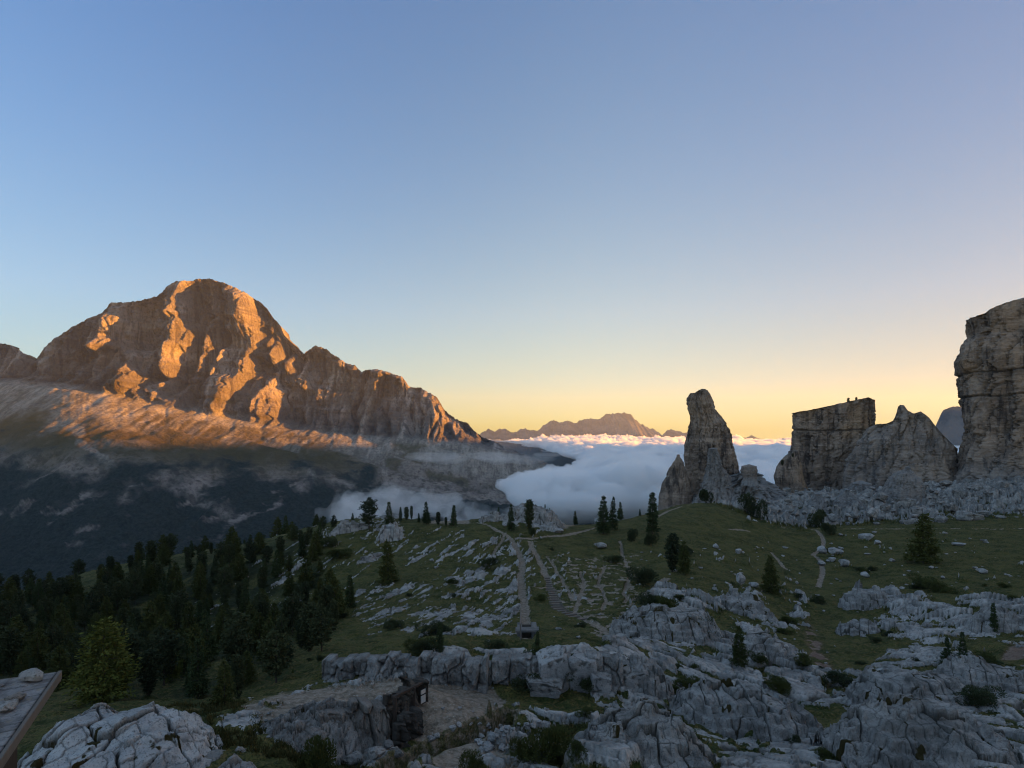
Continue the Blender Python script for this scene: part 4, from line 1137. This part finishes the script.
# the grey ledge above the dug ground: each block by itself
WALLS = True
BLOCKS = [(6, 466, 684, 24, 25, 'bright leaning block at the right end of the ledge over the dug bank'),
    (5, 554, 690, 32, 38, 'large pale block left of the deep joint in the ledge'), (6, 584, 690, 30, 36, 'large pale block right of the deep joint in the ledge'), (7, 545, 694, 36, 16, 'low broad block under the two large pale blocks'),
    (8, 601, 692, 22, 18, 'square block with four joints right of the large pale blocks'), (5, 636, 690, 28, 20, 'square grey block beside a mossy hollow')]
for v, px, py, w, h, lab in BLOCKS: boulder_px(v, px, py, w, h, lab, M_LIME if 'grey' in lab or 'low broad' in lab else M_PALE, depth=.8, name='limestone_block', rz=R.uniform(-.2, .2), moss=.4)
for v, px, py, w, h, lab, m in ((1, 600, 524, 12, 7, 'pale boulder on the crest right of the largest spruce', M_PALE), (2, 601, 549, 13, 8, 'cluster like pale boulder on the grass below the crest path', M_LIME), (1, 557, 533, 12, 6, 'white boulder at the right foot of the rocky hump', M_PALE),
        (3, 739, 554, 6, 6, 'white boulder alone below the knoll', M_PALE), (0, 717, 549, 6, 5, 'small pale boulder below the knoll', M_PALE), (1, 741, 586, 9, 13, 'upright pale boulder in the rocky patch', M_PALE), (2, 755, 588, 10, 7, 'flat pale boulder beside the upright one', M_PALE),
        (3, 868, 541, 14, 8, 'largest pale boulder below the level path', M_PALE), (4, 879, 544, 7, 4, 'little pale boulder beside the largest one below the level path', M_PALE),
        (0, 824, 554, 9, 8, 'pale boulder at the bend of the winding path', M_PALE), (1, 837, 556, 14, 8, 'pale boulder right of the path bend', M_PALE), (2, 846, 567, 11, 10, 'grey tilted boulder right of the path bend', None), (3, 833, 562, 7, 5, 'small white boulder right of the path bend', M_PALE), (4, 823, 566, 9, 5, 'flat boulder beside the lower path', None),
        (0, 867, 578, 8, 6, 'bluish boulder above the far crag', M_PALE), (1, 893, 562, 5, 4, 'white boulder alone on the right hand meadow', M_PALE), (2, 984, 574, 10, 7, 'pale boulder on the far right of the meadow', M_PALE), (3, 961, 546, 12, 3, 'low flat stone on the right hand meadow', M_PALE),):
    boulder_px(v, px, py, w, h, lab, m, name='boulder')
# loose stones on the turf
k = 0
SPOTS = [((620, 540), (800, 600), 45), ((820, 532), (1020, 590), 60), ((300, 540), (520, 640), 20), ((780, 590), (870, 680), 28), ((545, 560), (640, 640), 18)]
for (x0, y0), (x1, y1), n in SPOTS:
    for i in range(n):
        px, py = R.uniform(x0, x1), R.uniform(y0, y1)
        x, y, z = hit(px, py)
        s = .13 * y / 100 * R.choice([1, 1, 1.3, 1.8, 2.6]) * 1.5
        boulder(R.randrange(5), (x, y, z + s * .2), (s * R.uniform(.9, 1.6), s, s * R.uniform(.6, 1)), (0, 0, R.uniform(0, 6)), 'small pale stone lying in the turf of the slopes', 'loose stones in the turf', M_PALE if i % 3 == 0 else M_LIME, 'stone', 'stone')
for i in range(150):
    px, py = R.uniform(740, 1022), R.uniform(484, 526)
    x, y, z = hit(px, py, 150)
    s = R.uniform(.5, 1.3) * R.choice([1, 1, 1, 1.6, 2.1])
    boulder(R.randrange(7), (x, y, z + s * .3), (s * R.uniform(.9, 1.6), s, s * R.uniform(.6, 1)), (R.uniform(-.2, .2), 0, R.uniform(0, 6)), 'grey boulder in the rubble field below the rock towers', 'boulders of the rubble field', M_RUBBLE if i % 4 else M_LIME)

# ------------------------------------------------------------------ the pale jointed outcrop at the lower left
def outcrop(name, label, cx, cy, rx, ry, ztop, zbase, rot, mat, seed, s1=.75, el=1.6, a1=.9, n=(300, 260), dip=(0, 0), mossy=.5, cat='rock outcrop', pw=3.6, edge_=.16):
    u, v = np.meshgrid(np.linspace(-1.08, 1.08, n[0]), np.linspace(-1.08, 1.08, n[1]))
    c_, s_ = math.cos(rot), math.sin(rot)
    lx, ly = u * rx, v * ry
    X, Y = cx + lx * c_ - ly * s_, cy + lx * s_ + ly * c_
    r = (np.abs(u) ** 2.6 + np.abs(v) ** 2.6) ** (1 / 2.6) + edge_ * fbm(X / (1.4 if rx > 2.6 and edge_ < .2 else rx * .45) + seed, Y / (1.4 if rx > 2.6 and edge_ < .2 else rx * .45), 0, 5, .6)
    prof = np.clip(1 - np.clip(r, 0, 2) ** pw, -.6, 1)
    h1, e1, c1 = blocks(X, Y, s1, el, a1, .20, .24, seed, .42, .07)
    h2, e2, c2 = blocks(X, Y, s1 * .42, 1.5, a1 + .1, .06, .09, seed + 4, .5, .08)
    Z = zbase + (ztop - zbase) * prof * (1 + (.5 * fbm(X / (rx * .7) + seed + 3, Y / (rx * .7), 0, 3) if edge_ > .2 else 0)) + lx * dip[0] + ly * dip[1] + h1 + h2 + .05 * fbm(X / .25, Y / .25, seed, 4, .6) + .28 * fbm(X / (rx * .5), Y / (rx * .5), seed, 4) * min(1, rx / 3)
    bs = (.42 if cy < 60 else .7) * (1 + .0 * Z)
    zb_ = Z / bs + .5 * fbm(X / 1.6 + seed, Y / 1.6, 2., 3); fr_ = zb_ - np.floor(zb_)
    Z = Z + (.75 if edge_ > .2 else .3) * bs * (sstep(.5, .95, fr_) - fr_)
    moss = np.clip(1 - sstep(.0, .13, e1), 0, 1) * sstep(-.1, .3, fbm(X / .8, Y / .8, seed + 2, 4)) * .6 + mossy * sstep(.12, .4, fbm(X / .9, Y / .9, seed + 8, 4))
    crack = np.clip((1 - sstep(.01, .07, e1)) + .6 * (1 - sstep(.01, .08, e2)), 0, 1)
    o = mesh_obj(name, np.stack([X, Y, Z], -1), grid_faces(n[1], n[0]), mat, attrs=dict(crack=crack, moss=moss))
    return tag(o, label, cat)
outcrop('rock_outcrop', 'pale jointed limestone outcrop with mossy cracks at the lower left', -11.9, 16.4, 3.2, 2.5, -9.0, -11.3, .16, M_PALE2, 3.0, s1=.85, dip=(.02, .22), mossy=.8)
outcrop('rock_outcrop', 'low white rocks in brown turf between the pale outcrop and the scree bank', -7.6, 15.6, 1.3, .75, -9.55, -10.7, -.7, M_PALE, 8.0, s1=.5, n=(150, 110), mossy=.9)
outcrop('scree_bank', 'grey scree bank running up to the left end of the ledge', -7.3, 20.2, 2.6, 1.7, -10.35, -12.0, .75, M_LIME, 12.0, s1=.32, n=(200, 150), mossy=.15, cat='scree bank')
def outcrop_px(label, px, py, wpx, hpx, mat=None, seed=1.0, ry=.6, rot=0.0, dip=(0, 0), s1=1.1, mossy=.3, dz=0.0, el=1.8, pw=3.0, n=(150, 110)):
    x, y, z = hit(px, py)
    rx = wpx / F * y / 2
    outcrop('rock_outcrop', label, x, y + rx * ry * .7, rx, rx * ry, z + hpx / F * y + dz, z - .8, rot, mat or M_LIME, seed, s1=s1, el=el, a1=.9 + .8 * math.sin(seed * 2.3), n=n, dip=dip, mossy=mossy, pw=pw, edge_=.38)
outcrop_px('long slanting rock slab at the left end of the crest', 345, 533, 46, 9, M_LIME, 21.0, .35, .25, (.20, .0), .9, .1)
outcrop_px('blocky crag on the crest below the open limbed pine', 388, 541, 30, 15, M_PALE, 25.0, .6, .2, (.10, .1), .9, .3)
outcrop_px('broad rocky hump on the crest with tiny trees on top', 531, 523, 66, 14, M_LIME, 29.0, .55, 0, (0, 0), 1.3, .5)
outcrop_px('white rocks on the front right of the rocky hump', 548, 531, 26, 7, M_PALE, 33.0, .5, 0, (0, .05), .8, .4)
outcrop_px('low grey rocks at the left of the rocky hump', 492, 521, 30, 7, M_LIME, 37.0, .5, .1, (.06, 0), .9, .4)
outcrop_px('pale streak of bare rock on the slope below the blocky crag', 372, 561, 42, 3, M_LIME, 41.0, .5, .9, (0, .05), .9, .6)
outcrop_px('tilted grey slab below the far crag', 868, 634, 44, 8, M_LIME, 45.0, .6, -.4, (-.1, .1), .8, .2)
outcrop_px('big grey slab at the right edge beside the narrow conifer', 1012, 632, 60, 16, M_LIME, 49.0, .6, -.3, (-.05, .1), 1.0, .2)
outcrop_px('crag with a sharp left end below the right hand meadow', 878, 606, 54, 12, M_LIME, 53.0, .6, -.2, (-.05, .15), .8, .2)
outcrop_px('broad crag below the winding trail with a grassy crown', 680, 640, 120, 20, M_LIME, 61.0, .7, -.2, (-.08, .12), .85, .8, n=(260, 200))
outcrop_px('large grey crag at the bottom edge right of the dwarf pines', 655, 766, 150, 24, M_LIME, 65.0, .7, -.3, (-.10, .10), .55, .8, n=(300, 220))
outcrop_px('long grey crag falling to the right above the bottom edge', 765, 740, 170, 20, M_LIME, 69.0, .6, -.35, (-.10, .12), .65, .7, n=(300, 200))
outcrop_px('wide slabby crag in the lower right corner', 960, 764, 190, 26, M_LIME, 73.0, .6, -.2, (-.04, .14), .65, .7, n=(320, 200))
outcrop_px('grey crag below the two dark spruces', 940, 706, 130, 15, M_LIME, 77.0, .6, -.3, (-.05, .10), .7, .8, n=(240, 160))
outcrop_px('small grey crag left of the reddish gully', 770, 660, 70, 18, M_LIME, 81.0, .6, -.3, (-.08, .1), 1.0, .5, n=(180, 130))
outcrop_px('rounded grey crag right of the mossy hollow', 640, 692, 80, 20, M_LIME, 85.0, .7, -.1, (-.06, .1), .65, .8, n=(200, 150))
outcrop_px('pale broken crag below the flat pale boulder', 745, 616, 70, 14, M_LIME, 89.0, .6, -.3, (-.06, .1), 1.0, .5, n=(160, 110))
outcrop_px('grey crag at the right edge above the corner slabs', 1005, 690, 100, 15, M_LIME, 93.0, .6, -.2, (-.03, .1), .75, .7, n=(200, 140))
# striped quarried face
def slab_wall(name, label, a, b, ztop, zbot, thick, mat, cat, seed, stripe=.06, parent=None, n=(140, 70), coarse=0.0):
    """an upright wall of rough stone from a to b (plan), with real thickness"""
    a, b = np.array(a, float), np.array(b, float)
    ax = (b - a); L = np.linalg.norm(ax); ax /= L; nr = np.array([ax[1], -ax[0]])
    s = np.linspace(0, 1, n[0]); tt = np.linspace(0, 1, n[1])
    S, T = np.meshgrid(s, tt)
    zt = np.interp(S, [0, 1], ztop) + .08 * fbm(S * L / .4 + seed, 0, 0, 4); zb = np.interp(S, [0, 1], zbot)
    Z = zt + (zb - zt) * T
    bulge = stripe * ridged(S * L / .22 + seed, Z / 1.6, 0, 3) + .12 * fbm(S * L / .7 + seed, Z / .7, 0, 4)
    cr = np.zeros_like(S)
    if coarse:
        w1, w2 = .12 * fbm(S * L / .6 + seed, Z / .6, 0, 3), .10 * fbm(S * L / .6 + seed, Z / .6, 5., 3)
        f1, e, (cid, tl) = worley((S * L + w1) / coarse + seed, (Z + w2) / (coarse * 1.9), .75, True)
        f1, e2, (cid2, tl2) = worley((S * L + w1) / (coarse * .4) + seed, (Z + w2) / (coarse * .6), .8, True)
        bulge = bulge + .40 * (cid - .5) + .35 * tl - .22 * (1 - sstep(.02, .12, e)) + .10 * (cid2 - .5) + .12 * tl2 - .05 * (1 - sstep(.02, .1, e2)); cr = .45 * (1 - sstep(.0, .06, e)) + .3 * (1 - sstep(.0, .07, e2))
        cc = np.floor(S * L / coarse * 1.3 + .4 * perlin(S * L, seed, 0.)) 
        Z = Z + (1 - T) ** 2 * .55 * perlin(cc * 3.7 + seed, .5, .5)
    bulge = bulge * np.minimum(1, np.minimum(S, 1 - S) * 12 + .2)
    base = a[None, None] + ax[None, None] * (S * L)[..., None]
    fr = base + nr * (thick / 2 + bulge + .12 * T)[..., None]; bk = base - nr * (thick / 2) * np.ones_like(S)[..., None]
    V = np.concatenate([np.concatenate([fr, Z[..., None]], -1).reshape(-1, 3), np.concatenate([bk, Z[..., None]], -1).reshape(-1, 3)])
    nn = n[0] * n[1]; idx = np.arange(nn).reshape(n[1], n[0])
    f = grid_faces(n[1], n[0]); fl = [f, f[:, ::-1] + nn]
    for e in (idx[0], idx[-1][::-1], idx[:, 0][::-1], idx[:, -1]):
        fl.append(np.stack([e[1:], e[:-1], e[:-1] + nn, e[1:] + nn], 1))
    o = mesh_obj(name, V, np.concatenate(fl), mat, parent, attrs=dict(crack=np.concatenate([cr.ravel()] * 2), moss=np.zeros(2 * nn)))
    return tag(o, label, cat) if not parent else o
M_HOLD = None
def xy(px, d): return ((px - CX) / F * d, d)
def zz(py, d): return (HY - py) / F * d
slab_wall('rock_ledge', 'dark jointed rock ledge above the dug bank', xy(326, 30.2), xy(488, 29.2), (zz(659, 30.2), zz(656, 29.2)), (zz(700, 30.2), zz(705, 29.2)), .9, M_LIME, 'rock ledge', 15.0, .08, None, (260, 60), .75)
slab_wall('rock_ledge', 'pale jointed rock ledge to the right of the stone culvert', xy(480, 30), xy(622, 29.4), (zz(660, 30), zz(653, 29.4)), (zz(705, 30), zz(705, 29.4)), .9, M_LIME, 'rock ledge', 19.0, .08, None, (240, 60), .9)
slab_wall('striped_cliff', 'upright striped rock face in grey and ochre left of the dark revetment', xy(318, 19.8), xy(388, 21.3), (zz(711, 19.8), zz(703, 21.3)), (zz(790, 19.8), zz(770, 21.3)), 0.6, M_TAN, 'rock face', 5.0, .14, None, (200, 110), .8)
M_DARKSTONE = mat_lime('sooty dry stone', (.055, .048, .043), (.11, .095, .08), (.07, .05, .038))
def plain(name, col, rough=.85):
    t = NT(name); n = t.noise(t.coord((6, 6, 1.2), True), 4.0, 5, .7)
    return t.bsdf(t.mix(n, tuple(c * .65 for c in col), tuple(c * 1.3 for c in col)), rough, t.bump(n, .4, .02), .15)
M_WOOD = plain('weathered grey wood', (.13, .11, .095)); M_DWOOD = plain('dark wet wood', (.045, .034, .028)); M_WHITE = plain('white enamel', (.36, .36, .35), .5)
rv = bpy.data.objects.new('trench_revetment', None); SC.collection.objects.link(rv)
tag(rv, 'dark stone trench revetment framed in timber with a small white notice on it', 'revetment')
A, B = xy(386, 20.9), xy(420, 23.2)
slab_wall('stone_panel', None, A, B, (zz(697, 20.9), zz(680, 23.2)), (zz(738, 20.9), zz(716, 23.2)), .3, M_DARKSTONE, None, 2.0, .02, rv, (90, 60), .45)
def beam(name, p, q, w, h, mat, parent=None):
    p, q = Vector(p), Vector(q); ax = (q - p).normalized(); s = ax.cross(Vector((0, 0, 1)))
    s = s.normalized() if s.length > .1 else Vector((1, 0, 0)); t_ = s.cross(ax)
    bm = bmesh.new()
    vs_ = [bm.verts.new(c + s * (w / 2 * i) + t_ * (h / 2 * j)) for c in (p, q) for i, j in ((-1, -1), (1, -1), (1, 1), (-1, 1))]
    for f in ((0, 1, 2, 3), (7, 6, 5, 4), (0, 4, 5, 1), (1, 5, 6, 2), (2, 6, 7, 3), (3, 7, 4, 0)): bm.faces.new([vs_[i] for i in f])
    bmesh.ops.recalc_face_normals(bm, faces=bm.faces)
    bmesh.ops.bevel(bm, geom=bm.edges[:], offset=min(w, h) * .12, segments=1, affect='EDGES')
    me = bpy.data.meshes.new(name); bm.to_mesh(me); bm.free(); me.materials.append(mat)
    o = bpy.data.objects.new(name, me); SC.collection.objects.link(o); o.parent = parent
    return o
nrm = np.array([B[1] - A[1], -(B[0] - A[0])]); nrm /= np.linalg.norm(nrm)
def onwall(s, py_off, out): 
    x, y = A[0] + (B[0] - A[0]) * s + nrm[0] * out, A[1] + (B[1] - A[1]) * s + nrm[1] * out
    zt = zz(697, 20.9) + (zz(680, 23.2) - zz(697, 20.9)) * s
    return (x, y, zt - py_off)
for s in (.02, .56, .97): beam('post', onwall(s, -.05, .36), onwall(s, 1.45, .36), .12, .10, M_DWOOD, rv)
beam('rail', onwall(0, -.03, .30), onwall(1, -.03, .30), .12, .10, M_DWOOD, rv)
nb = bpy.data.objects.new('notice_board', None); SC.collection.objects.link(nb)
tag(nb, 'small two part white notice fixed to the dark trench revetment', 'notice')
def plate(name, s0, s1, o0, o1, mat, parent):
    P = [onwall(s0, o0, .44), onwall(s1, o0, .44), onwall(s1, o1, .44), onwall(s0, o1, .44)]
    Q = [tuple(np.array(p) - np.array([nrm[0], nrm[1], 0]) * .03) for p in P]
    return mesh_obj(name, P + Q, [(0, 3, 2, 1), (4, 5, 6, 7), (0, 1, 5, 4), (1, 2, 6, 5), (2, 3, 7, 6), (3, 0, 4, 7)], mat, parent)
plate('upper_plate', .74, .88, .20, .36, M_WHITE, nb); plate('lower_plate', .74, .88, .43, .72, M_WHITE, nb)
slab_wall('retaining_wall', 'low dark dry stone wall in front of the trench revetment', xy(396, 20.3), xy(418, 21.6), (zz(722, 20.3), zz(710, 21.6)), (zz(752, 20.3), zz(740, 21.6)), .35, M_DARKSTONE, 'stone wall', 9.0, .03, None, (70, 40), .35)
# stones around the dug bank
for v, px, py, w, h, lab, m in ((0, 380, 705, 9, 9, 'white stone at the upper left corner of the revetment', M_PALE), (1, 430, 745, 9, 7, 'pair like pale stone on the dug bank, left one', M_PALE), (2, 436, 741, 8, 6, 'pale stone on the dug bank beside its twin', M_PALE),
        (3, 452, 734, 8, 7, 'angular pale stone above the trench edge', M_PALE), (4, 459, 731, 7, 7, 'small pale stone above the trench edge', M_PALE), (0, 396, 762, 16, 10, 'pale rubble block at the near end of the trench', M_LIME), (1, 375, 760, 18, 12, 'grey rubble block below the striped face', M_LIME),
        (2, 352, 766, 20, 13, 'broken grey stone at the foot of the striped face', M_LIME), (3, 403, 745, 13, 8, 'flat grey stone below the low dark wall', M_LIME), (4, 388, 750, 12, 9, 'grey stone between the striped face and the low wall', M_LIME)):
    boulder_px(v, px, py, w, h, lab, m, name='stone')
for i in range(45):
    px, py = R.uniform(478, 545), R.uniform(724, 750)
    if py > 752 - (px - 470) * .25 + 8: continue
    x, y, z = hit(px, py); s = R.uniform(.07, .2)
    boulder(R.randrange(5), (x, y, z + s * .3), (s * 1.3, s, s * .8), (0, 0, R.uniform(0, 6)), 'pale stone in the heap edging the gravel pad', 'stones heaped beside the gravel pad', M_PALE, 'stone', 'stone')
for i in range(30):
    px, py = R.choice([(R.uniform(400, 500), R.uniform(672, 735)), (R.uniform(250, 330), R.uniform(695, 745))])
    x, y, z = hit(px, py); s = R.uniform(.03, .10)
    boulder(R.randrange(5), (x, y, z + s * .3), (s * 1.3, s, s * .8), (0, 0, R.uniform(0, 6)), 'small stone lying on the bare dug bank', 'stones on the dug bank', M_PALE if R.random() < .6 else M_LIME, 'stone', 'stone')
# culvert, rail and log steps on the trail
cv = bpy.data.objects.new('stone_culvert', None); SC.collection.objects.link(cv)
tag(cv, 'dark stone lined culvert mouth at the lower end of the straight path', 'culvert')
cx_, cy_, cz_ = hit(527, 650, 38)
cz_ -= .05
M_CUL = mat_lime('culvert stone', (.10, .10, .10), (.20, .195, .19), (.07, .068, .065))
beam('side_wall', (cx_ - .5, cy_ - .2, cz_ + .1), (cx_ - .48, cy_ + 1.5, cz_ + .2), .34, 1.0, M_CUL, cv)
beam('side_wall', (cx_ + .52, cy_ - .3, cz_ + .12), (cx_ + .5, cy_ + 1.5, cz_ + .2), .38, 1.05, M_CUL, cv)
beam('lintel', (cx_ - .78, cy_ - .05, cz_ + .70), (cx_ + .80, cy_ - .1, cz_ + .74), .7, .16, M_CUL, cv)
beam('back_wall', (cx_ - .32, cy_ + 1.2, cz_ + .15), (cx_ + .32, cy_ + 1.2, cz_ + .15), .2, .9, M_DARKSTONE, cv)
rl = bpy.data.objects.new('handrail', None); SC.collection.objects.link(rl)
tag(rl, 'pale wooden handrail along the left edge of the straight path', 'handrail')
q0, q1 = hit(520.5, 640), hit(521, 616)
qm = [tuple(np.array(q0) * (1 - s) + np.array(q1) * s) for s in (0, .5, 1)]
for q in qm: beam('post', (q[0], q[1], float(ground_z(q[0], q[1])) - .2), (q[0], q[1], float(ground_z(q[0], q[1])) + .95), .09, .09, M_WOOD, rl)
beam('rail', (q0[0], q0[1], float(ground_z(*q0[:2])) + .98), (q1[0], q1[1], float(ground_z(*q1[:2])) + .98), .10, .08, M_WHITE and M_WOOD, rl)
gx, gy, gw = path_lines[2]
sel = np.linspace(int(len(gx) * .40), int(len(gx) * .80), 20).astype(int)
for i in sel:
    tx, ty = gx[min(i + 2, len(gx) - 1)] - gx[i - 2], gy[min(i + 2, len(gy) - 1)] - gy[i - 2]
    l_ = math.hypot(tx, ty); px_, py_ = -ty / l_, tx / l_
    z = float(ground_z(gx[i], gy[i])) + .08
    o = beam('log_step', (gx[i] - px_ * .75, gy[i] - py_ * .75, z), (gx[i] + px_ * .75, gy[i] + py_ * .75, z), .2, .22, M_WOOD)
    tag(o, 'wooden log step on the stepped trail right of the straight path', 'step', 'log steps of the trail')

# ------------------------------------------------------------------ hut roof with weighting stones, lower left corner
hut = bpy.data.objects.new('hut', None); SC.collection.objects.link(hut)
tag(hut, 'weathered hut with a low stone weighted roof cut off at the lower left corner', 'hut')
T0 = np.array(pt(57, 673, 11.0)); T1 = np.array(pt(-4, 760, 7.8))
e1v = T1 - T0; e2v = np.array([-3.0, -1.55, .12]) / math.hypot(3.0, 1.55)
Lr = np.linalg.norm(e1v); e1n = e1v / Lr
def roof_pt(a, b, up=0.0): return T0 + e1n * a + e2v * b + np.array([0, 0, up])
na_, nb_ = 110, 110
SA, SB = np.meshgrid(np.linspace(0, Lr + 2.0, na_), np.linspace(0, 4.5, nb_))
row = SB / .34; sh = row - np.floor(row)
f1, e, cid = worley(SA / .30 + 4, np.floor(row) + .5, .5)
up = .028 * (1 - sh) + .016 * (cid - .5) + .012 * fbm(SA / .2, SB / .2, 0, 3)
P = T0[None, None] + e1n * SA[..., None] + e2v * SB[..., None]; P = P + np.array([0, 0, 1]) * up[..., None]
Pb = P - np.array([0, 0, .16])
nn = na_ * nb_; f = grid_faces(nb_, na_); idx = np.arange(nn).reshape(nb_, na_)
fl = [f, f[:, ::-1] + nn] + [np.stack([q[1:], q[:-1], q[:-1] + nn, q[1:] + nn], 1) for q in (idx[0], idx[-1][::-1], idx[:, 0][::-1], idx[:, -1])]
M_SHINGLE = NT('old roof shingles')
t = M_SHINGLE; p = t.coord(); n1 = t.noise(p, 2.2, 6, .7); n2 = t.noise(p, 14.0, 4, .7)
c = t.mix(t.rng(n1, .35, .65), (.11, .10, .098), (.25, .23, .22)); c = t.mix(t.math('MULTIPLY', t.rng(n2, .52, .68), .7), c, (.05, .05, .048)); c = t.mix(t.math('MULTIPLY', t.rng(t.noise(p, 5., 4, .6), .56, .66), .8), c, (.21, .17, .13))
c = t.mix(t.math('MULTIPLY', t.attr('crack'), .8), c, (.03, .028, .028))
M_SHINGLE = t.bsdf(c, .9, t.bump(n2, .6, .03), .15)
ck = (1 - sstep(.02, .10, e)) * .8 + (1 - sstep(.03, .10, sh)) * .7
mesh_obj('roof', np.concatenate([P.reshape(-1, 3), Pb.reshape(-1, 3)]), np.concatenate(fl), M_SHINGLE, hut, attrs=dict(crack=np.concatenate([ck.ravel()] * 2)))
beam('verge_board', roof_pt(-.02, -.045, -.05), roof_pt(Lr + 2, -.045, -.05), .06, .17, M_WOOD, hut)
beam('eaves_board', roof_pt(-.05, -.05, -.10), roof_pt(-.05, 4.5, -.10), .06, .2, M_WOOD, hut)
def wallbox(name, a0, a1, b0, b1, z0, parent):
    q = [roof_pt(a0, b0, -.2), roof_pt(a1, b0, -.2), roof_pt(a1, b1, -.2), roof_pt(a0, b1, -.2)]
    V = q + [np.array([p_[0], p_[1], z0]) for p_ in q]
    return mesh_obj(name, V, [(0, 1, 2, 3), (7, 6, 5, 4), (0, 4, 5, 1), (1, 5, 6, 2), (2, 6, 7, 3), (3, 7, 4, 0)], M_DWOOD, parent)
wallbox('wall', .45, Lr + 1.6, .5, 4.2, -11.5, hut)
for k, (a, b, s, lab) in enumerate(((.35, .28, .30, 'round pale stone at the tip of the hut roof'), (1.35, .32, .20, 'flat stone on the roof edge, second from the tip'), (1.75, .36, .25, 'oval pale stone on the roof edge below the flat one'),
                                    (2.35, .42, .24, 'long brownish stone on the roof edge'), (2.75, .36, .27, 'lowest round stone on the roof edge'), (.9, 1.15, .15, 'small stone in the middle of the hut roof'), (.45, 1.5, .16, 'small pale stone near the top of the hut roof'), (1.3, 1.6, .18, 'flat tan stone on the hut roof'))):
    c_ = roof_pt(a, b, s * .32)
    boulder(k % 5, tuple(c_), (s * .95, s * .75, s * .65), (0, 0, 1.1 * k), lab, None, M_PALE if 'pale' in lab or 'round' in lab else M_TAN, 'roof_stone', 'stone')

for i in range(20):
    a, b, s = R.uniform(.2, 3.2), R.uniform(.2, 2.6), R.uniform(.03, .08)
    boulder(R.randrange(5), tuple(roof_pt(a, b, s * .4)), (s * 1.3, s, s * .7), (0, 0, R.uniform(0, 6)), 'pebble lying loose on the shingles of the hut roof', 'pebbles on the hut roof', M_TAN if R.random() < .5 else M_LIME, 'stone', 'stone')
# ------------------------------------------------------------------ grass tufts on the nearest turf
g = np.random.default_rng(5)
PX_, PY_ = g.uniform(150, 700, 5200), g.uniform(690, 790, 5200)
BP_, BD_, BL_ = [], [], []
rk_i = full(rock); so_i = full(soil)
fi_ = lambda y: np.clip(np.searchsorted(DR, y), 0, rows_n - 1)
for a, b in zip(PX_, PY_):
    if perlin(a / 22., b / 12., 4.4) < -.02 or (365 < a < 525 and b > 712): continue
    u = (a - CX) / F; d = 559.0 / (b - HY) * 11.3
    i = fi_(d); j = int(np.clip(np.searchsorted(UO, u), 0, len(UO) - 1))
    if rk_i[i, j] > .3 or so_i[i, j] > .3: continue
    m = 12
    q = np.stack([u * d + g.normal(0, .07, m), d + g.normal(0, .07, m)], 1)
    z = ground_z(q[:, 0], q[:, 1])
    BP_.append(np.column_stack([q, z - .02])); BD_.append(np.column_stack([g.normal(0, .45, m), g.normal(0, .45, m), np.ones(m)])); BL_.append(g.uniform(.10, .26, m))
BL_ = np.concatenate(BL_)
V, Fc = sprays(np.concatenate(BP_), np.concatenate(BD_), BL_, BL_ * .07, g)
t = NT('dry alpine grass'); M_GRASS = t.bsdf(t.mix(t.noise(t.coord(), 1.2, 4, .7), (.022, .030, .009), (.075, .062, .022)), .9, None, .1)
tag(mesh_obj('grass', V, Fc, M_GRASS), 'tufts of brown green grass on the nearest turf', 'grass', kind='stuff')
